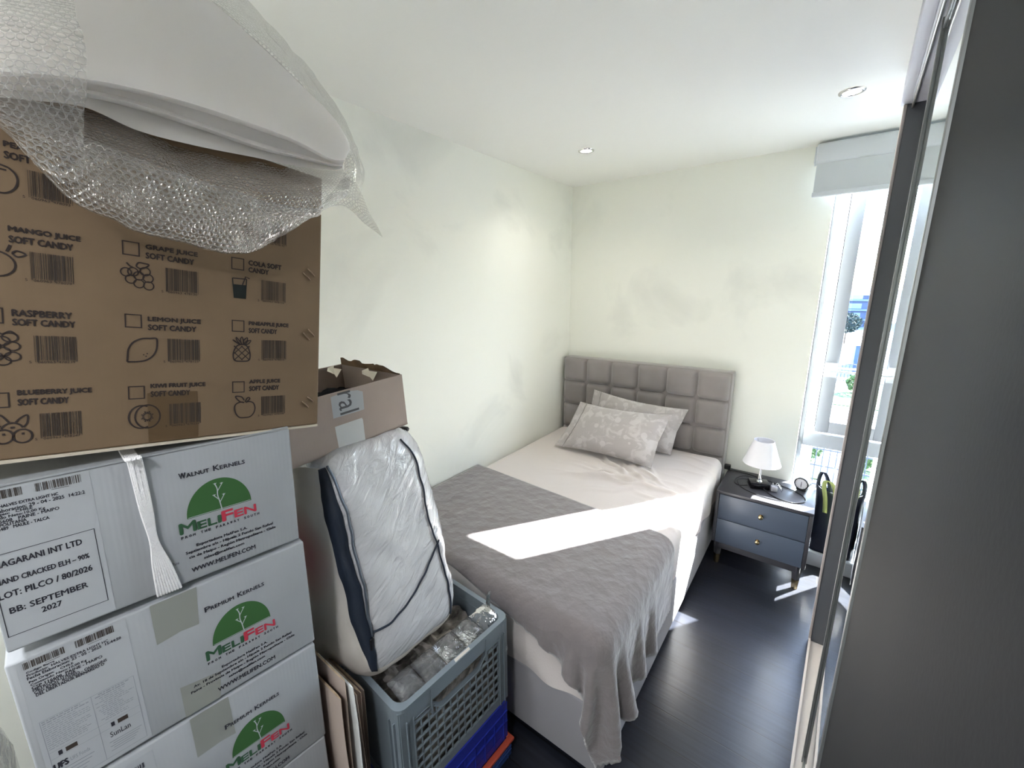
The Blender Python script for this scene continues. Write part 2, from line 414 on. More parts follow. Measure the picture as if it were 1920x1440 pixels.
# ------------------------------------------------------------------ bed
bed = thing('bed', 'single divan bed with tufted grey velvet headboard in the corner', 'bed', (.02, -.06, 0))
M_divan = mat('divan fabric', (152, 150, 154), .9, spec=.1, bump=.15, bump_scale=350, sheen=.2)
M_velvet = mat('grey velvet', (142, 136, 135), .75, spec=.15, noise_scale=5, noise_amt=.12, bump=.06, bump_scale=160, sheen=.5)
b = MB(); b.box((0, -1.86, .03), (1.20, -.02, .315), .015, 3)
for x in (.06, 1.14):
    for y in (-1.78, -.1): b.lathe([(.02, 0), (.022, .032)], 12, (x, y, 0), close=True)
b.build('divan_base', M_divan, bed, smooth=True, angle=40)
# headboard: 6 x 4 tufted panels
HBW, HBZ0, HBZ1 = 1.20, .40, 1.146
ncx, ncz, res = 6, 4, 20
P = []
nx, nz = ncx * res, ncz * res
for i in range(nz + 1):
    row = []
    for j in range(nx + 1):
        u, v = j / nx, i / nz
        a = abs((u * ncx) % 1 - .5) * 2; c = abs((v * ncz) % 1 - .5) * 2
        if j == nx: a = 1
        if i == nz: c = 1
        h = (1 - a ** 8) * (1 - c ** 8)
        dip = 0
        if 0 < round(u * ncx) < ncx and 0 < round(v * ncz) < ncz:
            du, dv = (u * ncx - round(u * ncx)), (v * ncz - round(v * ncz)); dip = .012 * math.exp(-(du * du + dv * dv) / .012)
        edge = min(u, 1 - u) * HBW; ez = (1 - v) * (HBZ1 - HBZ0)
        rnd = .02 * max(0, 1 - min(edge, ez) / .02) ** 2
        row.append((u * HBW, -.044 - .034 * h + dip + rnd * .8, HBZ0 + v * (HBZ1 - HBZ0)))
    P.append(row)
b = MB(); b.grid(P)
b.box((.0, -.05, HBZ0), (HBW, .052, HBZ1 - .002), .006, 2)
for x in (.25, .95): b.box((x - .03, .0, .0), (x + .03, .02, HBZ0 + .02))
hbo = b.build('headboard', M_velvet, bed, smooth=True, angle=50)
M_button = mat('velvet button', (146, 138, 136), .8)
for i in range(1, ncz):
    for j in range(1, ncx):
        b = MB(); b.lathe([(0.0003, -.006), (.006, -.005), (.010, 0), (.009, .004)], 12, (j * HBW / ncx, -.040, HBZ0 + i * (HBZ1 - HBZ0) / ncz), axis='y')
        b.build('button', M_button, hbo, smooth=True)
b = MB(); b.box((1.205, -.015, .4925), (1.240, .012, .525), .004, 2); b.build('headboard_bracket', M_black, bed)

# mattress in a fitted sheet
MX0, MX1, MY0, MY1, MZ0, MZ1 = .015, 1.225, -1.935, -.115, .317, .585
M_sheet = mat('white cotton sheet', (212, 204, 201), .85, spec=.15, bump=.1, bump_scale=120, sheen=.15)
def crease(x, y):
    h = 0
    for (cx, cy, ang, wid, ln, amp) in CREASES:
        dx, dy = x - cx, y - cy; ca, sa = math.cos(ang), math.sin(ang)
        u, v = dx * ca + dy * sa, -dx * sa + dy * ca
        v += .012 * math.sin(u * 23 + cx * 40)
        h += amp * math.exp(-(v / wid) ** 2) * math.exp(-(u / ln) ** 2)
    return h
rnd = random.Random(3)
CREASES = []
for k in range(22):
    a0 = R(-35 + 4.5 * k + rnd.uniform(-5, 5)); ln = rnd.uniform(.08, .26)
    CREASES.append((1.02 - math.cos(a0) * (.22 + rnd.uniform(-.1, .2)), -.80 + math.sin(a0) * (.2 + rnd.uniform(-.1, .1)) , -a0, rnd.uniform(.010, .018), ln, rnd.uniform(.007, .015)))
for k in range(16):
    CREASES.append((rnd.uniform(.95, 1.2), -.25 - k * .11, R(rnd.uniform(-25, 25)), rnd.uniform(.012, .02), rnd.uniform(.08, .16), rnd.uniform(.004, .009)))
def sheet_point(u, v, nu, nv):
    pass
b = bmesh.new()
nx, ny, nz_ = 170, 260, 16
P = {}
def rb(x, y, z):
    """rounded mattress outline"""
    r = .055
    cx = min(max(x, MX0 + r), MX1 - r); cy = min(max(y, MY0 + r), MY1 - r); cz = min(z, MZ1 - r)
    d = Vector((x - cx, y - cy, z - cz))
    if d.length > 1e-6:
        d = d.normalized() * r
        q = Vector((cx, cy, cz)) + d
    else:
        q = Vector((x, y, z))
    return q
def vert(x, y, z):
    k = (round(x, 5), round(y, 5), round(z, 5))
    if k not in P:
        q = rb(x, y, z)
        top = z >= MZ1 - 1e-6
        if top: q.z += crease(x, y) + .004 * noise.noise((x * 3, y * 3, 0))
        dn = max(0, (MZ1 - q.z) / (MZ1 - MZ0))
        if dn > .15:
            w_ = .006 * math.sin(y * 41 + 3 * math.sin(y * 7)) * dn + .006 * noise.noise((y * 14, z * 5, 3)) * dn
            if x >= MX1 - 1e-6: q.x += w_ - .012 * dn * dn
            wf = .010 * math.sin(x * 17 + z * 26 + 2 * math.sin(x * 5)) * dn + .01 * noise.noise((x * 9, z * 9 + x * 5, 7)) * dn
            if y <= MY0 + 1e-6: q.y += wf + .004
        P[k] = b.verts.new(q)
    return P[k]
xs = [MX0 + (MX1 - MX0) * i / nx for i in range(nx + 1)]; ys = [MY0 + (MY1 - MY0) * i / ny for i in range(ny + 1)]; zs = [MZ0 + (MZ1 - MZ0) * i / nz_ for i in range(nz_ + 1)]
def qf(a, b_, c, d):
    try: b.faces.new((a, b_, c, d))
    except ValueError: pass
for i in range(nx):
    for j in range(ny): qf(vert(xs[i], ys[j], MZ1), vert(xs[i + 1], ys[j], MZ1), vert(xs[i + 1], ys[j + 1], MZ1), vert(xs[i], ys[j + 1], MZ1))
for k in range(nz_):
    for i in range(nx):
        for y in (MY0, MY1): qf(vert(xs[i], y, zs[k]), vert(xs[i + 1], y, zs[k]), vert(xs[i + 1], y, zs[k + 1]), vert(xs[i], y, zs[k + 1]))
    for j in range(ny):
        for x in (MX0, MX1): qf(vert(x, ys[j], zs[k]), vert(x, ys[j + 1], zs[k]), vert(x, ys[j + 1], zs[k + 1]), vert(x, ys[j], zs[k + 1]))
m_ = MB(); m_.bm(b); mo = m_.build('mattress', M_sheet, smooth=True)
tag(mo, 'mattress in a rumpled off-white fitted sheet on the divan base', 'mattress')

# blanket: a cloth laid over the foot half, relaxed over the mattress edge
def drape():
    nu, nv = 100, 84
    A, B_, C_, D = [np.array(p) for p in ((.012, -1.150), (1.535, -1.262), (1.50, -1.93), (.012, -1.93))]
    u = np.linspace(0, 1, nu)[None, :, None]; v = np.linspace(0, 1, nv)[:, None, None]
    flat = (A * (1 - u) + B_ * u) * (1 - v) + (D * (1 - u) + C_ * u) * v
    flat[:, :, 1] -= .25 * np.maximum(0, flat[:, :, 0] - .55) ** 1.3 * v[:, :, 0] ** 1.5
    X = np.zeros((nv, nu, 3)); X[:, :, :2] = flat; X[:, :, 2] = MZ1 + .012
    rs = np.random.RandomState(5)
    # soft starting folds so that the overhang breaks the way it does in the photo
    X[:, :, 2] += .016 * np.sin(flat[:, :, 1] * 26 + flat[:, :, 0] * 4) * (flat[:, :, 0] > 1.2) + rs.randn(nv, nu) * .0012
    V = np.zeros_like(X)
    cons = []
    def add(di, dj, k):
        for par in (0, 1):
            ii, jj = np.meshgrid(np.arange(nv - di), np.arange(max(0, -dj), nu - max(0, dj)), indexing='ij')
            if di: msk = ((ii // di) % 2) == par
            else: msk = ((jj // abs(dj)) % 2) == par
            ii, jj = ii[msk], jj[msk]
            a = ii * nu + jj; c = (ii + di) * nu + jj + dj
            fa = flat.reshape(-1, 2); L0 = np.linalg.norm(fa[a] - fa[c], axis=1)
            if di and not dj: L0 = L0 * (1 + .16 * np.clip((fa[a][:, 0] - 1.19) / .3, 0, 1))      # a little extra cloth in the overhang falls into folds
            if dj and not di: L0 = L0 * (1 + .14 * np.clip((-1.93 - fa[a][:, 1]) / .2, 0, 1))
            cons.append((a, c, L0, k))
    add(0, 1, 1.0); add(1, 0, 1.0); add(1, 1, .7); add(1, -1, .7); add(0, 3, .10); add(3, 0, .10)
    X = X.reshape(-1, 3); V = V.reshape(-1, 3)
    r = .06; lo = np.array([MX0 - .5 + r, MY0 + r, -1.0]); hi = np.array([MX1 + .006 - r, 1.0, MZ1 + .010 - r])
    lo[1] -= .006
    dt = .012
    fl = flat.reshape(-1, 2); pin = (fl[:, 0] < 1.14) & (fl[:, 1] > -1.88) & (fl[:, 1] < -1.16 - .04 * fl[:, 0])
    for step in range(330):
        V[:, 2] -= 9.8 * dt; V *= .985
        Xo = X.copy(); X = X + V * dt
        for it in range(9):
            for a, c, L0, k in cons:
                d = X[c] - X[a]; l = np.linalg.norm(d, axis=1) + 1e-9
                e = ((l - L0) / l * .5 * k)[:, None] * d
                X[a] += e; X[c] -= e
            cl = np.clip(X, lo, hi); d = X - cl; l = np.linalg.norm(d, axis=1)
            ins = (l < r)
            inside0 = ins & (l < 1e-6)
            kk = ins & ~inside0
            X[kk] = cl[kk] + d[kk] / l[kk][:, None] * r
            X[inside0, 2] = hi[2] + r
            X[:, 0] = np.maximum(X[:, 0], .006); X[:, 2] = np.maximum(X[:, 2], .006)
        tp = ins & (X[:, 2] > hi[2] + r * .8)
        X[tp, :2] = Xo[tp, :2] + (X[tp, :2] - Xo[tp, :2]) * .04
        X[pin, :2] = fl[pin]
        sd = ins & ~tp
        X[sd] = Xo[sd] + (X[sd] - Xo[sd]) * .8
        V = (X - Xo) / dt
        V[ins] *= .25
    for (di, w_) in ((1, .5), (1, .5)):
        Y = X.reshape(nv, nu, 3); Z = Y.copy()
        Z[1:-1, 1:-1] = Y[1:-1, 1:-1] * .5 + (Y[:-2, 1:-1] + Y[2:, 1:-1] + Y[1:-1, :-2] + Y[1:-1, 2:]) * .125
        X = Z.reshape(-1, 3)
    return X.reshape(nv, nu, 3)
G = drape()
M_blanket = mat('taupe fleece', (128, 121, 122), .95, spec=.08, noise_scale=14, noise_amt=.05, sheen=.6)
n = M_blanket.node_tree; bs = n.nodes['Principled BSDF']
tc = n.nodes.new('ShaderNodeTexCoord'); vo = n.nodes.new('ShaderNodeTexVoronoi'); vo.inputs['Scale'].default_value = 17
t = n.nodes.new('ShaderNodeTexNoise'); t.inputs['Scale'].default_value = 30; t.inputs['Detail'].default_value = 8
ad = n.nodes.new('ShaderNodeMath'); ad.operation = 'ADD'
bp = n.nodes.new('ShaderNodeBump'); bp.inputs['Strength'].default_value = .55; bp.inputs['Distance'].default_value = .010
n.links.new(tc.outputs['Object'], vo.inputs['Vector']); n.links.new(tc.outputs['Object'], t.inputs['Vector'])
n.links.new(vo.outputs['Distance'], ad.inputs[0]); n.links.new(t.outputs['Fac'], ad.inputs[1]); n.links.new(ad.outputs[0], bp.inputs['Height']); n.links.new(bp.outputs[0], bs.inputs['Normal'])
b = MB(); b.grid([[tuple(p) for p in row] for row in G])
bo = b.build('blanket', M_blanket, smooth=True)
so_ = bo.modifiers.new('thick', 'SOLIDIFY'); so_.thickness = .007; so_.offset = 1
tag(bo, 'taupe fleece blanket spread over the foot of the bed and hanging off its corner', 'blanket')

# pillows
def pillow_mat(name, rgb, rgb2):
    m = mat(name, rgb, .8, spec=.15, sheen=.3)
    n = m.node_tree; b = n.nodes['Principled BSDF']
    tc = node(m, 'ShaderNodeTexCoord'); t = node(m, 'ShaderNodeTexNoise'); t.inputs['Scale'].default_value = 16; t.inputs['Detail'].default_value = 5; t.inputs['Distortion'].default_value = 1.2
    vo = node(m, 'ShaderNodeTexVoronoi'); vo.inputs['Scale'].default_value = 11
    lt = node(m, 'ShaderNodeMath', operation='LESS_THAN'); lt.inputs[1].default_value = .22
    r = node(m, 'ShaderNodeValToRGB'); r.color_ramp.elements[0].position = .5; r.color_ramp.elements[1].position = .62
    r.color_ramp.elements[0].color = (*lin(rgb), 1); r.color_ramp.elements[1].color = (*lin(rgb2), 1)
    mx = node(m, 'ShaderNodeMix', data_type='RGBA'); mx.inputs[7].default_value = (*lin(rgb2), 1)
    n.links.new(tc.outputs['Object'], t.inputs['Vector']); n.links.new(tc.outputs['Object'], vo.inputs['Vector']); n.links.new(t.outputs['Fac'], r.inputs['Fac'])
    n.links.new(vo.outputs['Distance'], lt.inputs[0]); n.links.new(lt.outputs[0], mx.inputs[0]); n.links.new(r.outputs['Color'], mx.inputs[6]); n.links.new(mx.outputs[2], b.inputs['Base Color'])
    return m
M_pil = pillow_mat('grey floral pillowcase', (178, 173, 172), (196, 192, 191))
def make_pillow(label, corners, thick, seed, group):
    """corners: BL, BR, TR, TL of the front outline in the room"""
    BL, BR, TR, TL = [Vector(c) for c in corners]
    nrm = (BR - BL).cross(TL - BL).normalized()
    o = (BL + BR) / 2
    nn = 44
    front, back = [], []
    for i in range(nn + 1):
        rf, rb_ = [], []
        for j in range(nn + 1):
            u, v = j / nn, i / nn
            p = (BL * (1 - u) + BR * u) * (1 - v) + (TL * (1 - u) + TR * u) * v
            uu = min(max((u - .09) / .88, 0), 1)
            a = 1 - abs(2 * uu - 1) ** 2.4; c = 1 - abs(2 * v - 1) ** 2.4
            h = max(0, a * c) ** .55
            inw = -.018 * (1 - abs(2 * v - 1)) * (1 if u > .5 else -1) * abs(2 * u - 1) ** 3
            sag = .022 * math.sin(math.pi * u) * abs(2 * v - 1) ** 2 * (1 if v < .5 else -1)
            p = p + (BR - BL).normalized() * inw + (TL - BL).normalized() * sag
            wr = .010 * noise.noise((u * 5 + seed, v * 5, seed)) * h + .006 * noise.noise((u * 13, v * 13 + seed, 0)) * (1 - h * .6) + .005 * math.sin((u + v * .6) * 24 + seed) * abs(2 * v - 1) ** 2 * h
            z = nrm
            rf.append(p + z * (h * thick * .5 + .003 + wr) - o); rb_.append(p - z * (h * thick * .5 + .003 - wr) - o)
        front.append(rf); back.append(rb_)
    b = MB(); b.grid(front); b.grid(back)
    for k in range(nn):
        b.quad(front[0][k], front[0][k + 1], back[0][k + 1], back[0][k]); b.quad(front[nn][k], front[nn][k + 1], back[nn][k + 1], back[nn][k])
        b.quad(front[k][0], front[k + 1][0], back[k + 1][0], back[k][0]); b.quad(front[k][nn], front[k + 1][nn], back[k + 1][nn], back[k][nn])
    r = b.build('pillow', M_pil, smooth=True); r.location = o
    tag(r, label, 'pillow', group)
    pts = [front[int(i)][4] + nrm * .004 for i in range(0, nn + 1)]
    sb = MB(); sb.tube([p for p in pts], .0016, 6); sb.build('hem_seam', mat('seam', (150, 145, 142), .9), r, smooth=True)
    return r
make_pillow('grey floral pillow in front, leaning on the pillow behind it', ((.235, -.60, .60), (.905, -.585, .597), (.955, -.415, .905), (.325, -.40, .885)), 0.155, 2.3, 'grey floral pillows on the bed')
make_pillow('grey pillow at the back against the tufted headboard, mostly hidden', ((.30, -.33, .60), (.94, -.31, .60), (1.00, -.205, .895), (.33, -.195, .935)), 0.135, 8.1, 'grey floral pillows on the bed')

# ------------------------------------------------------------------ nightstand and what stands on it
NX0, NX1, NYB, NYF, NZ, NB = 1.246, 1.722, -.02, -.406, .488, .150
ns = thing('nightstand', 'charcoal nightstand with two pale grey drawers beside the bed', 'nightstand', (NX0, NYF, 0))
def nb(name, boxes, m, parent=ns, bev=.002):
    b = MB()
    for lo, hi in boxes: b.box([lo[k] - (NX0, NYF, 0)[k] for k in range(3)], [hi[k] - (NX0, NYF, 0)[k] for k in range(3)], bev, 2)
    return b.build(name, m, parent, smooth=True, angle=35)
nb('carcass', [((NX0, NYF, NZ - .018), (NX1, NYB, NZ)), ((NX0, NYF + .001, NB), (NX0 + .018, NYB, NZ - .018)), ((NX1 - .018, NYF + .001, NB), (NX1, NYB, NZ - .018)),
               ((NX0 + .018, NYF + .001, NB), (NX1 - .018, NYB, NB + .018)), ((NX0 + .018, NYB - .01, NB + .018), (NX1 - .018, NYB, NZ - .018)), ((NX0 + .02, NYF + .012, NB - .042), (NX1 - .02, NYF + .03, NB))], M_nstop)
dz = (NZ - .018 - NB - .004) / 2
for k in range(2):
    z0 = NB + .003 + k * (dz + .001)
    d = nb('drawer', [((NX0 + .020, NYF - .002, z0), (NX1 - .020, NYF + .016, z0 + dz - .003)), ((NX0 + .03, NYF + .016, z0 + .02), (NX1 - .03, NYB - .03, z0 + dz - .03))], M_drawer)
    kb = MB(); kb.lathe([(.0003, -.024), (.009, -.0235), (.012, -.020), (.011, -.016), (.006, -.012), (.006, -.002), (.012, -.0015), (.012, 0)], 24, (.24, -.002, z0 + dz * .52), axis='y')
    kb.build('knob', M_brass, d, smooth=True, angle=50)
for (x, y, sx, sy) in ((NX0 + .035, NYF + .03, -1, -1), (NX1 - .035, NYF + .03, 1, -1), (NX0 + .035, NYB - .03, -1, 1), (NX1 - .035, NYB - .03, 1, 1)):
    p0 = Vector((x - NX0, y - NYF, NB)); p1 = Vector((x - NX0 + .0 * sx, y - NYF - .002, .060)); p2 = Vector((x - NX0 + .0 * sx, y - NYF - .003, 0))
    b = MB(); b.tube([p0, p1], [.026, .018], 4); lg = b.build('leg', M_nstop, ns)
    b = MB(); b.tube([p1, p2], [.0185, .014], 4); b.build('leg_tip', M_brass, lg)

# lamp
lp = thing('table_lamp', 'small white shaded lamp with chrome stem on black square base', 'lamp', (1.44, -.215, NZ + .0008), R(20))
b = MB(); b.box((-.052, -.04, 0), (.052, .04, .034), .003, 2); b.build('base', mat('glossy black lamp base', (16, 16, 20), .08), lp, smooth=True, angle=35)
b = MB(); b.lathe([(.016, .034), (.014, .040), (.008, .046), (.011, .054), (.007, .060), (.0055, .10), (.0055, .19), (.012, .195), (.012, .235), (.0003, .236)], 24); b.build('stem', M_chrome, lp, smooth=True, angle=60)
b = MB(); prof = [(.098, .150), (.100, .152), (.098, .156), (.053, .292), (.054, .296), (.052, .296), (.0505, .291), (.0955, .156), (.098, .150)]
n_ = 72; i0 = 0
for (r, h) in prof:
    for j in range(n_):
        q = 2 * math.pi * j / n_; rr = r * (1 + .008 * math.cos(q * 36)); b.v.append((rr * math.cos(q), rr * math.sin(q), h))
for k in range(len(prof) - 1):
    for j in range(n_): b.f.append((k * n_ + j, k * n_ + (j + 1) % n_, (k + 1) * n_ + (j + 1) % n_, (k + 1) * n_ + j)); b.m.append(0)
b.build('lamp_shade', M_shade, lp, smooth=True, angle=60)
b = MB()
for q in (0, 2.09, 4.19): b.tube([(.011 * math.cos(q), .011 * math.sin(q), .232), (.0505 * math.cos(q), .0505 * math.sin(q), .289)], .0012, 6)
b.build('shade_ring', M_chrome, lp, smooth=True)

# clock
ck = thing('alarm_clock', 'small round silver alarm clock with white dial at nightstand corner', 'clock', (1.655, -.108, NZ + .0008), R(-16))
b = MB(); b.lathe([(.034, .06), (.036, .05), (.036, .004), (.034, 0), (.0345, -.002), (.031, -.002), (.030, .002)], 40, (0, -.03, .045), axis='y'); b.lathe([(.0003, .06), (.034, .06)], 40, (0, -.03, .045), axis='y')
b.build('case', mat('brushed steel case', (188, 194, 204), .3, .9), ck, smooth=True, angle=40)
b = MB(); b.lathe([(.0305, -.004), (.0365, -.004), (.0375, 0), (.0365, .005)], 40, (0, -.03, .045), axis='y'); b.build('bezel', M_black, ck, smooth=True, angle=50)
b = MB(); b.lathe([(.0003, .0005), (.0305, .0005)], 40, (0, -.03, .045), axis='y'); dial = b.build('dial', mat('white clock dial', (240, 240, 244), .5), ck)
b = MB(); b.box((-.0012, -.0312, .045), (.0012, -.0305, .058)); b.box((-.0016, -.0312, .026), (.0016, -.0305, .046), 0)
for q in range(12):
    a = q * math.pi / 6; b.box((.027 * math.sin(a) - .0008, -.0306, .045 + .027 * math.cos(a) - .0012), (.027 * math.sin(a) + .0008, -.0301, .045 + .027 * math.cos(a) + .0012))
b.build('clock_hand', M_inkb, dial)
b = MB(); b.box((-.026, -.028, 0), (.026, .024, .014), .005, 2); b.build('foot', M_black, ck, smooth=True, angle=40)

def cord(name, label, pts, r, m, cat='cable', n=8):
    b = MB(); b.tube(cr(pts, n), r, 6)
    return tag(b.build(name, m, smooth=True), label, cat)
zc = NZ + .0035
cord('power_cord', 'black cable curling in a wide loop over the right of the nightstand top', [(1.47, -.263, zc + .012), (1.50, -.285, zc), (1.56, -.33, zc), (1.635, -.33, zc), (1.678, -.27, zc), (1.655, -.20, zc), (1.59, -.15, zc), (1.53, -.125, zc), (1.47, -.10, zc), (1.38, -.07, zc), (1.29, -.06, zc), (1.255, -.07, zc)], .0028, M_black)
cord('power_cord', 'black coiled lead lying left of the lamp on the nightstand', [(1.385, -.24, zc), (1.345, -.27, zc), (1.315, -.24, zc), (1.315, -.17, zc), (1.35, -.11, zc), (1.405, -.12, zc), (1.40, -.155, zc + .004), (1.35, -.17, zc + .004), (1.325, -.215, zc + .006), (1.36, -.29, zc), (1.45, -.345, zc), (1.55, -.352, zc), (1.62, -.345, zc + .004)], .0024, M_black)
ad_ = thing('plug_adapter', 'small shiny plug adapter with bent prongs right of the lamp base', 'adapter', (1.523, -.225, NZ + .0008), R(12))
b = MB(); b.box((-.018, -.016, 0), (.014, .016, .030), .003, 2); b.build('body', mat('silver plastic', (205, 205, 212), .25, .4), ad_, smooth=True, angle=35)
b = MB(); b.tube([(-.01, 0, .03), (-.012, -.004, .05)], .0022, 6); b.tube([(.004, 0, .028), (.016, -.004, .042), (.03, -.01, .022), (.036, -.016, .006)], .0026, 6); b.tube([(.0, .01, .028), (.014, .012, .046), (.03, .006, .03), (.042, .002, .006)], .0022, 6); b.build('prong', M_chrome, ad_, smooth=True)

# shopping bag on the window ledge
bgm = mat('navy bag fabric', (20, 28, 48), .55, spec=.4, bump=.25, bump_scale=25)
bagm2 = mat('lime webbing', (170, 180, 110), .7)
bag = thing('tote_bag', 'navy tote bag with lime straps standing on the window ledge', 'bag', (1.800, .005, .0925), R(-8))
P = []
nn = 40
for i in range(25):
    v = i / 24; row = []
    for j in range(nn + 1):
        q = 2 * math.pi * j / nn
        ex = .6
        cx_, sx_ = math.cos(q), math.sin(q)
        a = .072 * (1 - .06 * v) * math.copysign(abs(cx_) ** ex, cx_); c = (.070 * (1 - .5 * v)) * math.copysign(abs(sx_) ** ex, sx_)
        w_ = .012 * noise.noise((q * 1.3, v * 4, 1)) + .008 * noise.noise((q * 3, v * 9, 5))
        top = .018 * math.sin(q * 2 + 1) * v
        row.append((a * (1 + w_ * 6) - .015 * v, c * (1 + w_ * 6), .40 * v + top))
    P.append(row)
b = MB(); b.grid(P); b.poly([P[0][j] for j in range(nn)]); bb = b.build('body', bgm, bag, smooth=True)
so_ = bb.modifiers.new('thick', 'SOLIDIFY'); so_.thickness = .003
def strap(pts, wdt):
    b = MB(); pts = cr(pts, 8); L = []
    for p in pts: L.append((p + Vector((-wdt / 2, 0, 0)), p + Vector((-wdt / 2, .003, 0)), p + Vector((wdt / 2, .003, 0)), p + Vector((wdt / 2, 0, 0)), p + Vector((-wdt / 2, 0, 0))))
    b.grid([list(x) for x in L]); return b
strap([(-.012, -.064, .26), (-.020, -.060, .34), (-.036, -.05, .41), (-.035, -.04, .445), (-.012, -.04, .45), (.012, -.05, .42), (.028, -.062, .35), (.038, -.074, .22), (.040, -.077, .12)], .022).build('strap', bagm2, bag, smooth=True)
strap([(-.062, -.01, .36), (-.07, -.02, .43), (-.062, -.03, .485), (-.045, -.035, .495), (-.02, -.03, .44), (-.005, -.02, .37)], .02).build('strap', bgm, bag, smooth=True)
# ------------------------------------------------------------------ cartons
def carton(name, label, cat, p0, rot, L, Hh, D, m, group=None, rim=None):
    t = thing(name, label, cat, group=group)
    t.matrix_world = Matrix.Translation(Vector(p0)) @ frame_axes(*rot).to_4x4()
    b = MB()
    # carton body with slightly rounded folds and a bowed front
    b.box((-D, -L, 0), (0, 0, Hh), .004, 3)
    bd = b.build('carton_body', m, t, smooth=True, angle=35)
    return t, bd

def barcode(b, y0, z0, y1, z1, d, m, seed, digits=None, mt=None):
    r = random.Random(seed); y = y0; wmod = (y1 - y0) / 95
    k = 0
    while y < y1 - wmod:
        wv = r.choice((1, 1, 2, 2, 3)) * wmod; gp = r.choice((1, 1, 1, 2, 3)) * wmod
        long_ = k in (0, 1) or y > y1 - 5 * wmod or abs(y - (y0 + y1) / 2) < 2 * wmod
        b.rect(y, z0 - (.0022 if (long_ and digits) else 0), min(y + wv, y1), z1, d, m); y += wv + gp; k += 1
    if digits:
        h = (z1 - z0) * .10; sp = (y1 - y0)
        b.text(digits[0], y0 - sp * .13, z0 - h * 1.2, sp * .055, h, d, mt)
        b.text(digits[1:7], y0 + sp * .06, z0 - h * 1.2, sp * .40, h, d, mt)
        b.text(digits[7:], y0 + sp * .53, z0 - h * 1.2, sp * .40, h, d, mt)

def arc(cy, cz, ry, rz, a0=0, a1=360, n=28, rot=0):
    out = []
    for k in range(n + 1):
        a = R(a0 + (a1 - a0) * k / n); y, z = ry * math.cos(a), rz * math.sin(a)
        c, s_ = math.cos(R(rot)), math.sin(R(rot)); out.append((cy + y * c - z * s_, cz + y * s_ + z * c))
    return out

def cr2(pts, n=6): return [(p.x, p.y) for p in cr([Vector((a, b_, 0)) for a, b_ in pts], n)]

# --- soft candy carton, tipped down at its far end
cd, cbody = carton('cardboard_box', 'large brown carton printed with soft candy flavours, topmost of the stack', 'box', (.75, -2.502, 1.377), (-3.4, -7.8, -.3), .66, .53, .12 + .22, M_kraft)
pm = [M_ink, M_barc, M_dktg]
b = MB(); d = .0007; W = .0023
def flavour(row, lines, tx, tz, sizes, bx, bc, dg, seed):
    for k, (t_, wdt) in enumerate(zip(lines, sizes)):
        b.text(t_, tx, tz - .0092 - k * .0130, wdt, .0090, d, 0, .065)
    if bx: b.frame(bx, row - .0222, bx + .0212, row, .0017, d, 0)
    barcode(b, bc[0], bc[1], bc[2], bc[3], d, 1, seed, dg, 0)
flavour(.46, ('PEACH JUICE', 'SOFT CANDY'), -.4310, .4405, (.066, .062), -.462, (-.4115, .375, -.3685, .4095), '5060963478093', 1)
flavour(.335, ('MANGO JUICE', 'SOFT CANDY'), -.4318, .330, (.069, .0608), -.4625, (-.414, .2615, -.371, .2985), '5060963478079', 2)
flavour(.2175, ('RASPBERRY', 'SOFT CANDY'), -.4335, .2160, (.0578, .0608), -.4625, (-.415, .144, -.3715, .180), '5060963478239', 3)
flavour(.0985, ('BLUEBERRY JUICE', 'SOFT CANDY'), -.4335, .1010, (.0752, .0500), -.4622, (-.414, .0292, -.370, .0650), '5060963478247', 4)
flavour(.3355, ('GRAPE JUICE', 'SOFT CANDY'), -.2885, .3348, (.0695, .0640), -.3172, (-.2637, .264, -.2172, .3013), '5060963478130', 5)
flavour(.2200, ('LEMON JUICE', 'SOFT CANDY'), -.2882, .2175, (.0722, .0655), -.3172, (-.2634, .1445, -.2170, .1815), '5060963478123', 6)
flavour(.1010, ('KIWI FRUIT JUICE', 'SOFT CANDY'), -.2872, .1038, (.0770, .0538), -.3162, (-.263, .0306, -.217, .0670), '5060963478222', 7)
flavour(.3375, ('COLA SOFT', 'CANDY'), -.1390, .3365, (.0585, .0350), -.1677, (-.1172, .265, -.0717, .3025), '5060963478116', 8)
flavour(.2213, ('PINEAPPLE JUICE', 'SOFT CANDY'), -.1386, .2205, (.0728, .0504), -.1675, (-.1162, .1480, -.0700, .1850), '5060963478215', 9)
flavour(.1032, ('APPLE JUICE', 'SOFT CANDY'), -.1380, .1055, (.0568, .0545), -.1674, (-.1165, .0342, -.0702, .0705), '5060963478208', 10)
barcode(b, -.1165, .378, -.071, .415, d, 1, 11, '5060963478147', 0)
# peach
b.stroke(cr2([(-.428, .4065), (-.4225, .400), (-.4207, .391), (-.424, .380), (-.4315, .3728), (-.440, .3722), (-.450, .376), (-.4565, .386), (-.4555, .399), (-.448, .407), (-.439, .409), (-.428, .4065)]), W, d, 0)
b.stroke(cr2([(-.430, .4025), (-.439, .402), (-.446, .394)]), W, d, 0)
# mango
b.stroke(arc(-.4475, .277, .020, .0175), W, d, 0, True); b.stroke([(-.4345, .2945), (-.431, .304)], .003, d, 0)
b.stroke(cr2([(-.430, .2935), (-.425, .2970), (-.4175, .2932), (-.425, .2888), (-.430, .2935)]), W, d, 0)
# raspberry
for (y, z) in ((-.4445, .1715), (-.4445, .1565), (-.4355, .164), (-.453, .164), (-.4355, .1495), (-.452, .1495), (-.4445, .1435), (-.437, .1765)): b.stroke(arc(y, z, .0073, .0062, n=18), W * .8, d, 0, True)
b.stroke(cr2([(-.456, .181), (-.450, .186), (-.444, .181), (-.436, .185), (-.430, .179)]), W, d, 0)
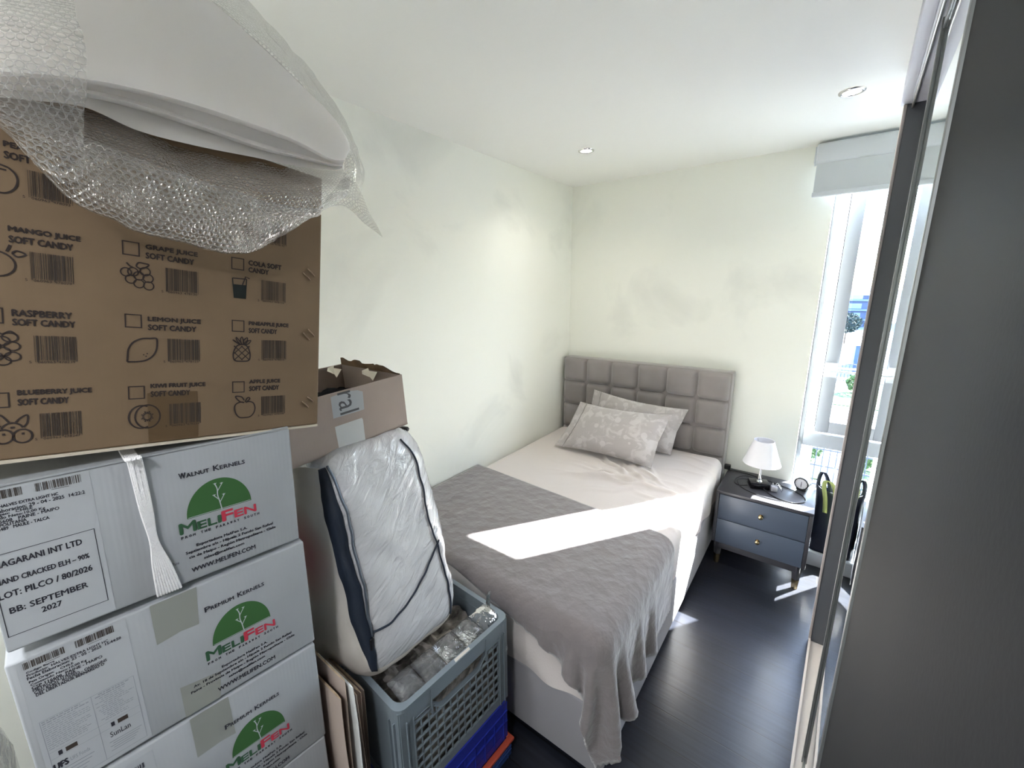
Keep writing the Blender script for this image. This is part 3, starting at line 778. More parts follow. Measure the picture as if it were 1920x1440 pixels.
# blueberry
for (y, z) in ((-.4312, .0335), (-.449, .0345)): b.stroke(arc(y, z, .0090, .0100), W, d, 0, True); b.rect(y - .001, z + .002, y + .0018, z + .005, d, 0)
b.stroke(arc(-.4405, .042, .0105, .0118, 20, 160), W, d, 0); b.rect(-.442, .0455, -.438, .0485, d, 0)
b.stroke(cr2([(-.437, .0545), (-.432, .0605), (-.4255, .0640), (-.4260, .053), (-.4300, .0465)]), W, d, 0); b.stroke(cr2([(-.443, .0545), (-.450, .0655), (-.458, .066), (-.456, .056), (-.451, .049)]), W, d, 0)
# grapes
for (y, z) in ((-.298, .2825), (-.2865, .2800), (-.298, .2700), (-.2860, .2680), (-.3080, .2760), (-.3135, .2865), (-.2900, .2905), (-.305, .288)): b.stroke(arc(y, z, .0064, .0066, n=18), W * .8, d, 0, True)
b.stroke([(-.3125, .3015), (-.309, .297), (-.3045, .2945)], W, d, 0)
b.stroke(cr2([(-.301, .2975), (-.298, .3035), (-.291, .3035), (-.2852, .3022), (-.289, .2975), (-.296, .2945), (-.301, .2975)]), W, d, 0)
# lemon
b.stroke(cr2([(-.3157, .1418), (-.3150, .152), (-.3135, .163), (-.3075, .174), (-.297, .1802), (-.286, .1812), (-.2785, .1815), (-.2772, .175), (-.2785, .162), (-.2835, .1515), (-.292, .1445), (-.303, .1420), (-.3157, .1418)]), W * 1.1, d, 0)
for (y, z) in ((-.295, .1535), (-.2905, .1555), (-.292, .151)): b.rect(y - .0009, z - .0009, y + .0009, z + .0009, d, 0)
# kiwi
b.stroke(arc(-.2922, .0478, .0163, .0200), W, d, 0, True); b.stroke(arc(-.300, .0478, .0165, .0195, 62, 298), W, d, 0)
for k in range(16):
    a = k * math.pi / 8; b.stroke([(-.2927 + .0042 * math.cos(a), .0478 + .0048 * math.sin(a)), (-.2927 + (.0085 if k % 2 else .0070) * math.cos(a), .0478 + (.0098 if k % 2 else .0082) * math.sin(a))], .0019, d, 0)
# cola glass
b.stroke([(-.1660, .2992), (-.1632, .2630), (-.1446, .2630), (-.1425, .3000)], W * .8, d, 2); b.stroke([(-.1660, .2990), (-.1425, .3000)], W * .9, d, 0)
b.poly([(d, -.1647, .2880), (d, -.1632, .2630), (d, -.1446, .2630), (d, -.1432, .2885)], 2)
b.stroke([(-.1495, .2885), (-.1440, .3043), (-.1374, .3015)], W, d, 0)
# pineapple
b.stroke(cr2([(-.1505, .1755), (-.1590, .172), (-.1648, .160), (-.1648, .148), (-.161, .1432), (-.151, .1425), (-.141, .1432), (-.1372, .148), (-.1372, .160), (-.142, .172), (-.1505, .1755)]), W, d, 0)
for k in (-2, -1, 0, 1, 2):
    for s_ in (-1, 1):
        pts = [(y, .1585 + s_ * (y + .1508) * 1.05 + k * .0125) for y in np.linspace(-.1638, -.1378, 14)]
        pts = [(float(y), float(z)) for y, z in pts if .1440 < z < .1735]
        if len(pts) > 1: b.stroke(pts, W * .7, d, 0)
for a in ((-.1655, .1835), (-.160, .1885), (-.1505, .1895), (-.1415, .1885), (-.1355, .1835)):
    q = (-.1505 + (a[0] + .1505) * .25, .1745); mid = ((a[0] + q[0]) / 2, (a[1] + q[1]) / 2); o2 = .0028
    b.stroke(cr2([q, (mid[0] - o2, mid[1] + o2 * .5), a, (mid[0] + o2, mid[1] - o2 * .5), (q[0] + .003, q[1])]), W * .8, d, 0)
# apple
b.stroke(cr2([(-.1468, .0606), (-.154, .0618), (-.1615, .0580), (-.1638, .0500), (-.161, .039), (-.155, .0315), (-.1458, .0303), (-.1365, .0315), (-.130, .039), (-.1280, .0490), (-.131, .0585), (-.138, .0620), (-.1445, .0606)]), W, d, 0)
b.stroke(cr2([(-.1485, .0615), (-.155, .0635), (-.1620, .0735), (-.152, .0725), (-.1470, .0650)]), W, d, 0); b.stroke(cr2([(-.1455, .0615), (-.142, .0690), (-.1385, .0700), (-.1375, .067), (-.1435, .0610)]), W, d, 0)
b.build('printed_design', pm, cd)
b = MB()
for (y0, z0, y1, z1) in ((-.0371, .329, -.0231, .3158), (-.0273, .3384, -.0143, .3251), (-.0349, .2031, -.0229, .1886), (-.025, .2116, -.0129, .1971), (-.0347, .0538, -.0227, .0403), (-.0239, .0633, -.0122, .0518)):
    b = MB(); b.tube([(-.003, y0 - .0004, z0), (.0016, y0, z0), (.0020, (y0 + y1) / 2, (z0 + z1) / 2), (.0016, y1, z1), (-.003, y1 + .0004, z1)], .0015, 6); b.build('staple', M_staple, cd, smooth=True)
b = MB(); b.rect(-.292, .002, -.222, .088, .0005); b.build('packing_tape', M_tapeb, cd)
b = MB(); b.box((-.33, -.655, -.0045), (.0035, -.002, -.0005)); b.build('bottom_flap', mat('pale liner edge', (196, 186, 170), .8), cd)

# --- white walnut cartons
def melifen(b, d, word, full, dy=0, dz=0):
    # half-round green emblem with a white sprig, brand word in green and red, address lines
    g = arc(-.1385 + dy, .1245 + dz, .0530, .0645, 0, 180, 40)
    b.poly([(d, y, z) for y, z in g], 2)
    e = d + .0003
    b.stroke([(-.19 + dy, .1262 + dz), (-.087 + dy, .1262 + dz)], .0009, e, 4)
    b.stroke(cr2([(-.1365 + dy, .1245 + dz), (-.1385 + dy, .142 + dz), (-.1405 + dy, .155 + dz), (-.140 + dy, .168 + dz), (-.1425 + dy, .178 + dz)]), .0018, e, 4)
    for (y0, z0, y1, z1) in ((-.138, .140, -.1305, .1525), (-.1400, .147, -.1460, .1555), (-.1402, .163, -.1320, .176)):
        b.stroke([(y0 + dy, z0 + dz), (y1 + dy, z1 + dz)], .0014, e, 4)
    for (y1, z1) in ((-.1305, .1525), (-.1460, .1555), (-.1320, .176), (-.1425, .178)):
        b.poly([(e, y1 + dy, z1 + dz - .0012), (e, y1 + dy + .0030, z1 + dz + .0030), (e, y1 + dy + .0008, z1 + dz + .0022), (e, y1 + dy, z1 + dz + .0034), (e, y1 + dy - .0012, z1 + dz + .0022), (e, y1 + dy - .0032, z1 + dz + .0028)], 4)
    y = -.2045 + dy
    for (ch, wv, h, m) in (('M', .0240, .0205, 5), ('E', .0140, .0150, 5), ('L', .0135, .0150, 5), ('I', .0042, .0150, 5), ('F', .0180, .0205, 3), ('E', .0145, .0150, 3), ('N', .0205, .0150, 3)):
        b.text(ch, y, .0985 + dz, wv, h, e, m, .05); y += wv + .0028
    for k, ch in enumerate('FROM THE FARAWAY SOUTH'):
        if ch != ' ': b.text(ch, -.2042 + dy + k * .00603, .0885 + dz, .0034, .0048, e, 1, .06)
    y = -.192 + dy if word[0] == 'W' else -.2035 + dy
    tot = .1085
    up = [(word[0][0], 1), (word[0][1:], 0), (' ', 2), (word[1][0], 1), (word[1][1:], 0)]
    n_ = sum(len(t_) * (1.25 if k == 1 else (.9 if k == 0 else .5)) for t_, k in up); q = tot / n_
    y = -.1945 + dy
    for t_, k in up:
        wv = len(t_) * (1.25 if k == 1 else (.9 if k == 0 else .5)) * q
        if k != 2: b.text(t_, y, .2055 + dz, wv * .93, .0105 if k == 1 else .0078, e, 1, .04)
        y += wv
    L_ = [('Exportadora MeliFen S.A.', -.1835, .0650, .085), (('Av. 18 de ' if full else '') + 'Septiembre s/n - Hijuela 2 Fundo San Rafael', -.2320 if full else -.2010, .0552, .183 if full else .1500),
          (('Paine - Provincia de Maipo' if full else 'cia de Maipo') + ' - Región Metropolitana - Chile', -.2375 if full else -.1970, .0448, .194 if full else .1505), ('sales@melifen.com', -.1750, .0340, .068)]
    for t_, y, z, wv in L_: b.text(t_, y + dy, z + dz - .001, wv, .0070, e, 1, .04)
    b.text('WWW.MELIFEN.COM', -.1960 + dy, .0160 + dz, .108, .0090, e, 1, .035)
WM = [M_inkg, M_inkb, M_green, M_red, mat('unprinted white', (180, 186, 190), .8), M_dkgreen]
def flap_lines(t, L, Hh, D):
    b = MB()
    b.box((-D, -L, Hh - .0005), (.001, 0.0005, Hh + .0035), .001, 1); return b.build('top_flap', M_wcard, t)
def texty(b, rows, d, m):
    for (t_, y, z, wv, h) in rows: b.text(t_, y, z, wv, h, d, m, .035)

G1 = 'white walnut cartons in the stack'
# third from the floor up to the top: lower, middle, upper
w3, _ = carton('cardboard_box', 'white walnut carton with grey tape under the middle carton, lower edge out of view', 'box', (.75, -2.577, .5625), (-4.96, -.6, 0), .435, .2765, .36, M_wcard, G1)
b = MB(); melifen(b, .0006, ('PREMIUM', 'KERNELS'), True, .0, -.003); b.build('printed_design', WM, w3)
b = MB(); b.poly([(.0004, -.246, .2765), (.0004, -.180, .2765), (.0004, -.1785, .178), (.0004, -.205, .182), (.0004, -.2458, .180)]); b.build('packing_tape', M_tapew, w3)
b = MB(); b.rect(-.428, .02, -.305, .262, .0004); lb = b.build('shipping_label', M_lab, w3)
b = MB(); barcode(b, -.4215, .236, -.377, .2475, .0008, 0, 31); barcode(b, -.3655, .236, -.319, .2475, .0008, 0, 32)
texty(b, [('Fecha Elaboracion: 23-05-2025', -.420, .216, .10, .005), ('Pais Origen:  CHILE', -.420, .206, .06, .005), ('METROPOLITANA', -.420, .196, .05, .005)], .0008, 0); b.build('label_print', [M_inkb], lb)
w2, _ = carton('cardboard_box', 'white walnut carton with premium kernels print and UFS label, middle of the stack', 'box', (.75, -2.572, .846), (-4.9, -.9, .1), .439, .268, .36, M_wcard, G1)
b = MB(); melifen(b, .0006, ('PREMIUM', 'KERNELS'), True); b.build('printed_design', WM, w2)
b = MB(); b.poly([(.0004, -.270, .2672), (.0004, -.2005, .2672), (.0004, -.2065, .187), (.0004, -.235, .190), (.0004, -.271, .1845)]); b.build('packing_tape', M_tapew, w2)
b = MB(); b.poly([(.0004, -.252, .001), (.0004, -.194, .001), (.0004, -.186, .060), (.0004, -.252, .072)]); b.build('packing_tape', M_tapew, w2)
b = MB(); b.rect(-.4285, .004, -.303, .2645, .0004); lb = b.build('shipping_label', M_lab, w2)
b = MB(); e = .0008
barcode(b, -.4218, .2490, -.3770, .2610, e, 0, 21); barcode(b, -.3655, .2485, -.3192, .2615, e, 0, 22); b.rect(-.40, .2462, -.384, .2468, e, 0); b.rect(-.352, .2452, -.335, .2458, e, 0)
texty(b, [('Codigo Barra', -.4206, .2405, .030, .0042), ('Producto:  HALVES EXTRA LIGHT HC', -.4208, .2358, .092, .0042), ('Fecha Elaboracion: 23 - 05 - 2025  15:44:50', -.4212, .2298, .1080, .0050),
          ('Pais Origen:    CHILE', -.4204, .2222, .0480, .0050), ('Contenido Neto:10,00 Kg', -.4198, .2165, .0620, .0050), ('CSP 116608  PAINE - MAIPO', -.4196, .2108, .0800, .0050),
          ('METROPOLITANA', -.4192, .2060, .0470, .0048), ('CSG 83401  RODEO - OHIGGINS', -.4185, .2010, .0830, .0048), ('DEL LIBERTADOR BERNARDO O', -.4175, .1955, .0780, .0052)], e, 1)
b.frame(-.4225, .0125, -.3090, .1485, .0006, e, 2); b.rect(-.3640, .0125, -.3634, .1485, e, 2); b.rect(-.4225, .0840, -.3090, .0844, e, 2); b.rect(-.4225, .0700, -.3090, .0704, e, 2)
rr = random.Random(9)
for col, (ya, yb) in enumerate(((-.4205, -.3665), (-.3615, -.3110))):
    for k in range(15):
        z = .1445 - k * .0039
        y = ya + (.0 if col == 0 else rr.uniform(0, .012)); end = yb - rr.uniform(0, .022)
        while y < end:
            ww = rr.uniform(.002, .007); b.rect(y, z, min(y + ww, end), z + (.0018 if k < 2 else .0011), e, 2); y += ww + .0012
for (y0, z0) in ((-.4125, .072), (-.3490, .071)):
    b.rect(y0, z0, y0 + .0045, z0 + .0085, e, 1); b.rect(y0 + .0085, z0, y0 + .022, z0 + .0085, e, 0)
b.text('UFS', -.4208, .0480, .0160, .0115, e, 1, .07); b.text('UFS Foods', -.4020, .0500, .023, .0075, e, 2)
for k in range(4): b.rect(-.4200 + .002 * k, .042 - k * .0065, -.375 - .004 * k, .0432 - k * .0065, e, 2)
b.text('SunLan', -.3530, .0505, .0265, .0110, e, 1, .0)
for k in range(5): b.rect(-.3560 + .004 * (k % 2), .041 - k * .0045, -.3130 - .003 * k, .0421 - k * .0045, e, 2)
b.build('label_print', [M_barc, M_inkb, M_inkg], lb)
w1, _ = carton('cardboard_box', 'white walnut carton tied with white twine, directly under the brown candy carton', 'box', (.75, -2.575, 1.124), (-4.5, -2.2, 0), .425, .262, .36, M_wcard, G1)
b = MB(); melifen(b, .0006, ('WALNUT', 'KERNELS'), False, 0, .002); b.text('Paine', -.2215, .0445, .009, .006, .0006, 1); b.build('printed_design', WM, w1)
b = MB(); b.rect(-.4235, .004, -.3040, .258, .0004); lb = b.build('shipping_label', M_lab, w1)
b = MB()
barcode(b, -.4080, .2430, -.3755, .2560, e, 0, 41); barcode(b, -.3622, .2425, -.3140, .2555, e, 0, 42); b.rect(-.347, .2402, -.328, .2408, e, 0)
texty(b, [('Producto: HALVES EXTRA LIGHT HC', -.4210, .2300, .080, .0045), ('Fecha Elaboracion: 29 - 04 - 2025  14:22:2', -.4215, .2225, .1085, .0054), ('Pais Origen:   CHILE', -.4210, .2168, .052, .0052),
          ('Contenido Neto:10,00 Kg', -.4210, .2116, .064, .0052), ('CSP 116608   PAINE - MAIPO', -.4210, .2065, .078, .0050), ('METROPOLITANA', -.4210, .2010, .044, .0050), ('CSG 105489   MAULE - TALCA', -.4210, .1952, .066, .0050), ('CHILE', -.4210, .1900, .012, .0050)], e, 1)
b.frame(-.4200, .0265, -.3105, .1600, .0009, e, 1)
texty(b, [('NAGARANI INT LTD', -.4175, .1390, .0905, .0098), ('HAND CRACKED ELH – 90%', -.4190, .1125, .0970, .0086), ('LOT: PILCO / 80/2026', -.4190, .0895, .0975, .0100), ('BB: SEPTEMBER', -.4125, .0630, .0825, .0096), ('2027', -.3825, .0475, .0212, .0090)], e, 1)
b.build('label_print', [M_barc, M_inkb, M_inkg], lb)
# twine: a flat bundle of strands round the top carton
M_twine = mat('white polypropylene twine', (236, 234, 236), .6, bump=.4, bump_scale=300)
tw = MB()
for k in range(9):
    o2 = (k - 4) * .0020
    pts = [(-.357, -.253 + o2, .2665), (-.002, -.253 + o2, .2668), (.0045 + .001 * (k % 3), -.2495 + o2 * 1.0, .262), (.0065, -.2455 + o2 * .9, .17), (.007, -.2425 + o2 * .55, .11), (.0075, -.238 + o2 * 1.4, .06), (.0065, -.2330 + o2 * 2.0, .006), (.0035, -.2325 + o2 * 2.0, .0005)]
    tw.tube(cr(pts, 6), .0021, 6)
tw.build('twine', M_twine, w1, smooth=True)
b = MB(); b.box((-.357, -.422, .2615), (.0015, -.003, .2645), 0)
b.build('top_flap', M_wcard, w1)
# two more below, on the floor
for k, lab in ((1, 'white walnut carton just below the frame edge, second from the floor'), (0, 'white walnut carton standing on the floor at the foot of the stack')):
    w_, _ = carton('cardboard_box', lab, 'box', (.75, -2.580, .0008 + k * .2805), (-4.9, 0, 0), .43, .279, .36, M_wcard, G1)
    b = MB(); melifen(b, .0006, ('PREMIUM', 'KERNELS'), True); b.build('printed_design', WM, w_)

# --- open brown carton on top of the duvet bag
ob = thing('open_box', 'torn open brown carton with a sticker, resting on the plastic duvet bag', 'box')
ob.matrix_world = Matrix.Translation(Vector((.6, -2.134, 1.247))) @ frame_axes(-.2, 3.07, 0).to_4x4()
L, Hh, D, th = .372, .166, .34, .005
b = MB()
b.box((-th, -L, 0), (0, 0, Hh), .001, 1); b.box((-D, -L, 0), (-D + th, 0, Hh), .001, 1)
b.box((-D + th, -th, 0), (-th, 0, Hh), .001, 1); b.box((-D + th, -L, 0), (-th, -L + th, Hh), .001, 1); b.box((-D, -L, 0), (0, 0, th))
b.build('carton_body', M_kraft2, ob)
b = MB()   # ragged top flap standing at the far wall and an inner flap at the front
rg = random.Random(4); pts = []
top = [(-.005, -.002, Hh + .001)]
row0, row1 = [], []
for k in range(25):
    x = -.004 - k * (D - .012) / 24; row0.append((x, -.003, Hh)); row1.append((x, -.006 - .004 * math.sin(k), Hh + .004 + (.012 + .010 * rg.random()) * min(1, k / 8)))
b.grid([row0, row1]); b.grid([[(a[0], a[1] - .004, a[2]) for a in row0], [(a[0], a[1] - .004, a[2]) for a in row1]])
b.build('torn_flap', M_kraftin, ob)
b = MB(); b.quad((-.006, -L + .01, Hh - .003), (-.006, -.20, Hh - .003), (-.055, -.235, Hh - .035), (-.075, -L + .01, Hh - .04)); b.quad((-.006, -L + .01, Hh - .007), (-.006, -.20, Hh - .007), (-.055, -.235, Hh - .039), (-.075, -L + .01, Hh - .044)); b.build('inner_flap', M_kraft2, ob)
b = MB(); b.poly([(.0006, -.2415, .157), (.0006, -.2432, .0962), (.0006, -.1650, .0945), (.0006, -.1472, .0945), (.0006, -.1440, .148), (.0006, -.160, .1560), (.0006, -.195, .1610)]); lb = b.build('sticker', M_lab, ob)
b = MB(); b.text('ral', -.2235, .1600, .0600, .047, .0010, 0, .0, rot=1, hmax=1) if False else None
V, F, bb_ = text_geo('ral', 0.0)
def rotprint(V, y0, z0, sx, sy): return [(.0010, y0 + y * sy, z0 - x * sx) for x, y in V]
b.raw(rotprint([(x - bb_[0], y) for x, y in V], -.2215, .1625, .0635 / (bb_[2] - bb_[0]), .0855), F, 0)
b.build('sticker_print', mat('grey sticker ink', (88, 88, 92), .7), lb)
b = MB(); b.rect(-.2548, .001, -.2548, .001, .0006); b = MB(); b.poly([(.0006, -.2432, .0720), (.0006, -.2410, .001), (.0006, -.1575, .001), (.0006, -.1560, .066), (.0006, -.1585, .0720)]); b.build('sticker', mat('pale sticker backing', (206, 206, 206), .6), ob)
b = MB(); wp_ = [(-.16, -.012, Hh + .006), (-.13, -.03, Hh + .004), (-.10, -.02, Hh + .001), (-.085, -.05, Hh - .020), (-.105, -.045, Hh - .012), (-.14, -.05, Hh - .004), (-.17, -.03, Hh)]; b.poly(wp_); M_torn = mat('torn white paper', (228, 222, 208), .9); b.build('torn_paper', M_torn, ob)
b = MB(); b.poly([(x - .16, y - .03, z - .002) for x, y, z in wp_]); b.build('torn_paper', M_torn, ob)

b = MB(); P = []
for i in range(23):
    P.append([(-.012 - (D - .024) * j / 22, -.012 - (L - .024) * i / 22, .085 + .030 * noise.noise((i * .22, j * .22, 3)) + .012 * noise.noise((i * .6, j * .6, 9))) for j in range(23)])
b.grid(P); dk = b.build('dark_layer', mat('dark navy layer', (22, 26, 34), .9), smooth=True); dk.matrix_world = ob.matrix_world.copy()  # dark uneven layer added to darken the inside of the open carton
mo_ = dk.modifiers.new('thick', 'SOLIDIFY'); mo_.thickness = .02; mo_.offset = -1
tag(dk, 'dark uneven layer added inside the torn open brown carton', 'cloth')

# ------------------------------------------------------------------ foam sheet and bubble wrap on the stack
def loft(rows, n):
    """rows: list of (depth x, list of pixel knots); pixel knots resolve to room points once, at that depth"""
    return [cr([at_x(u, v, x) for u, v in knots], n) for x, knots in rows]
cols = (-60, 60, 161, 262, 375, 487, 560)
rows = [(.50, list(zip(cols, (150, 160, 175, 205, 235, 262, 280))) + [(612, 296), (628, 300)]),
        (.52, list(zip(cols, (-150, -140, -125, -95, -20, 80, 152))) + [(612, 215), (632, 262)]),
        (.66, list(zip(cols, (-120, -115, -105, -78, -15, 85, 155))) + [(622, 216), (650, 258)]),
        (.75, list(zip(cols, (-60, -52, -40, -10, 50, 130, 185))) + [(630, 236), (655, 270)]),
        (.80, list(zip(cols, (20, 28, 42, 72, 122, 182, 222))) + [(632, 262), (656, 282)]),
        (.825, list(zip(cols, (112, 118, 128, 150, 183, 222, 252))) + [(624, 286), (650, 294)]),
        (.830, list(zip(cols, (130, 138, 148, 168, 199, 237, 266))) + [(619, 297), (646, 300)]),
        (.800, list(zip(cols, (138, 146, 156, 177, 208, 246, 273))) + [(617, 301), (644, 303)]),
        (.795, list(zip(cols, (150, 158, 168, 190, 229, 268, 288))) + [(615, 305), (643, 307)]),
        (.805, list(zip(cols, (155, 164, 174, 197, 236, 275, 293))) + [(616, 308), (643, 310)]),
        (.775, list(zip(cols, (162, 171, 182, 207, 243, 281, 298))) + [(617, 311), (642, 312)]),
        (.785, list(zip(cols, (178, 188, 202, 246, 275, 297, 312))) + [(622, 319), (642, 315)]),
        (.60, list(zip(cols, (178, 188, 202, 240, 268, 290, 304))) + [(615, 312), (634, 310)])]
G_ = loft(rows, 10)
b = MB(); b.grid(G_, wrap=True)
b.poly([r[-1] for r in G_]); b.poly([r[0] for r in reversed(G_)])
M_foam = mat('white foam sheet', (222, 218, 215), .7, spec=.3, bump=.06, bump_scale=30)
fb = M_foam.node_tree.nodes['Principled BSDF']; fb.inputs['Subsurface Weight'].default_value = .7; fb.inputs['Subsurface Radius'].default_value = (1, 1, 1); fb.inputs['Subsurface Scale'].default_value = .05
fo = b.build('foam_sheet', M_foam, smooth=True, angle=60)
tag(fo, 'folded white foam sheet lying in bubble wrap on top of the candy carton', 'foam sheet')

def wrap_mat():
    m = bpy.data.materials.new('bubble wrap film'); m.use_nodes = True
    n = m.node_tree; n.nodes.clear(); lk = n.links.new
    out = n.nodes.new('ShaderNodeOutputMaterial'); uv = n.nodes.new('ShaderNodeUVMap')
    def M(op, a, b=None, c=None):
        x = n.nodes.new('ShaderNodeMath'); x.operation = op
        for i, q in enumerate((a, b, c)):
            if q is None: continue
            if isinstance(q, (int, float)): x.inputs[i].default_value = q
            else: lk(q, x.inputs[i])
        return x.outputs[0]
    sp = n.nodes.new('ShaderNodeSeparateXYZ'); lk(uv.outputs[0], sp.inputs[0])
    S = 1 / .0085
    def lat(off):
        a = M('SUBTRACT', M('FRACT', M('ADD', M('MULTIPLY', sp.outputs[0], S), off)), .5)
        c = M('MULTIPLY', M('SUBTRACT', M('FRACT', M('ADD', M('MULTIPLY', sp.outputs[1], S / 1.732), off)), .5), 1.732)
        return M('SQRT', M('ADD', M('MULTIPLY', a, a), M('MULTIPLY', c, c)))
    dist = M('MINIMUM', lat(0.0), lat(.5))
    hgt = M('SQRT', M('MAXIMUM', M('SUBTRACT', 1.0, M('MULTIPLY', M('DIVIDE', dist, .44), M('DIVIDE', dist, .44))), 0.0))
    rim = M('SUBTRACT', 1.0, M('MINIMUM', M('DIVIDE', M('ABSOLUTE', M('SUBTRACT', dist, .43)), .11), 1.0))
    ns_ = n.nodes.new('ShaderNodeTexNoise'); ns_.inputs['Scale'].default_value = 24; ns_.inputs['Detail'].default_value = 5
    tc = n.nodes.new('ShaderNodeTexCoord'); lk(tc.outputs['Object'], ns_.inputs['Vector'])
    bp = n.nodes.new('ShaderNodeBump'); bp.inputs['Strength'].default_value = .8; bp.inputs['Distance'].default_value = .0035
    lk(M('ADD', hgt, M('MULTIPLY', ns_.outputs['Fac'], 1.1)), bp.inputs['Height'])
    tr = n.nodes.new('ShaderNodeBsdfTransparent'); tr.inputs['Color'].default_value = (.95, .95, .94, 1)
    di = n.nodes.new('ShaderNodeBsdfDiffuse'); di.inputs['Color'].default_value = (.86, .84, .82, 1)
    tl = n.nodes.new('ShaderNodeBsdfTranslucent'); tl.inputs['Color'].default_value = (.86, .84, .82, 1)
    gl = n.nodes.new('ShaderNodeBsdfGlossy'); gl.inputs['Roughness'].default_value = .12
    for x in (di, gl, tl): lk(bp.outputs[0], x.inputs['Normal'])
    m1 = n.nodes.new('ShaderNodeMixShader'); m1.inputs[0].default_value = .4; lk(di.outputs[0], m1.inputs[1]); lk(tl.outputs[0], m1.inputs[2])
    m2 = n.nodes.new('ShaderNodeMixShader'); lk(M('ADD', .13, M('MULTIPLY', rim, .30)), m2.inputs[0]); lk(tr.outputs[0], m2.inputs[1]); lk(m1.outputs[0], m2.inputs[2])
    m3 = n.nodes.new('ShaderNodeMixShader'); lw = n.nodes.new('ShaderNodeLayerWeight'); lw.inputs['Blend'].default_value = .25; lk(bp.outputs[0], lw.inputs['Normal'])
    lk(M('ADD', .05, M('MULTIPLY', lw.outputs['Fresnel'], .55)), m3.inputs[0]); lk(m2.outputs[0], m3.inputs[1]); lk(gl.outputs[0], m3.inputs[2])
    lk(m3.outputs[0], out.inputs['Surface'])
    return m
M_wrap = wrap_mat()
def film(name, patches, m, label, cat, nsub=14, crumple=.004):
    """patches: lists of (depth x, pixel knots); UVs in metres so that bubbles keep their size"""
    V, F, UV = [], [], []
    for rows, amp in patches:
        G_ = [cr([at_x(u, v, x) for u, v in knots], nsub) for x, knots in rows]
        G_ = list(zip(*[cr(col, nsub) for col in zip(*G_)]))
        h, wd_ = len(G_), len(G_[0]); i0 = len(V)
        us = np.cumsum([0] + [(G_[h // 2][j + 1] - G_[h // 2][j]).length for j in range(wd_ - 1)])
        vs = np.cumsum([0] + [(G_[i + 1][wd_ // 2] - G_[i][wd_ // 2]).length for i in range(h - 1)])
        for i in range(h):
            for j in range(wd_):
                p = G_[i][j]; q = noise.noise_vector(p * 22) * amp + noise.noise_vector(p * 60) * amp * .35
                V.append(tuple(p + q)); UV.append((us[j] + .31 * i0, vs[i]))
        for i in range(h - 1):
            for j in range(wd_ - 1): F.append((i0 + i * wd_ + j, i0 + i * wd_ + j + 1, i0 + (i + 1) * wd_ + j + 1, i0 + (i + 1) * wd_ + j))
    me = bpy.data.meshes.new(name); me.from_pydata(V, [], F); me.materials.append(m)
    ul = me.uv_layers.new(name='UVMap')
    for lp_ in me.loops: ul.data[lp_.index].uv = UV[lp_.vertex_index]
    me.polygons.foreach_set('use_smooth', [True] * len(me.polygons))
    o = bpy.data.objects.new(name, me); COL.objects.link(o)
    return tag(o, label, cat)
film('bubble_wrap', [
    ([(.70, [(-70, 150), (40, 168), (161, 188), (262, 225), (375, 258), (487, 284), (560, 298), (636, 308)]),
      (.80, [(-70, 190), (40, 226), (150, 262), (262, 300), (375, 335), (487, 352), (570, 352), (656, 338)]),
      (.815, [(-70, 195), (40, 255), (140, 318), (250, 380), (370, 412), (480, 425), (560, 402), (648, 362)]),
      (.795, [(-70, 180), (30, 268), (130, 368), (250, 430), (365, 461), (470, 475), (532, 442), (612, 390)]),
      (.775, [(-70, 178), (30, 262), (130, 360), (250, 422), (365, 452), (468, 464), (524, 434), (604, 384)])], .006),
    ([(.812, [(150, 248), (262, 298), (375, 336), (470, 368), (545, 388), (600, 392)]), (.818, [(140, 310), (250, 370), (370, 398), (475, 415), (550, 402), (600, 398)]), (.80, [(130, 366), (250, 428), (365, 458), (470, 472), (530, 440), (600, 402)])], .006),
    ([(.70, [(590, 405), (640, 385), (690, 425), (716, 446)]), (.72, [(600, 390), (645, 366), (690, 410), (716, 445)]), (.70, [(640, 335), (668, 345), (694, 402), (716, 444)])], .003),
    ([(.78, [(-90, -90), (-20, -70), (60, -60), (128, -45)]), (.85, [(-90, 20), (-20, 30), (70, 40), (150, 60)]), (.86, [(-90, 120), (-20, 130), (80, 150), (161, 180)]), (.84, [(-90, 190), (0, 220), (85, 250), (158, 285)]), (.81, [(-90, 175), (0, 232), (65, 305), (146, 352)])], .005),
    ([(.55, [(270, -80), (420, -30), (485, 25), (562, 108), (622, 184), (658, 245), (682, 330), (672, 376)]), (.64, [(240, -70), (390, 0), (470, 60), (545, 130), (605, 200), (648, 262), (668, 325), (655, 372)]), (.62, [(240, -40), (360, 20), (450, 90), (520, 150), (585, 220), (630, 280), (645, 325), (638, 368)])], .006),
], M_wrap, 'clear bubble wrap bundled round the foam sheet and hanging over the candy carton', 'bubble wrap')

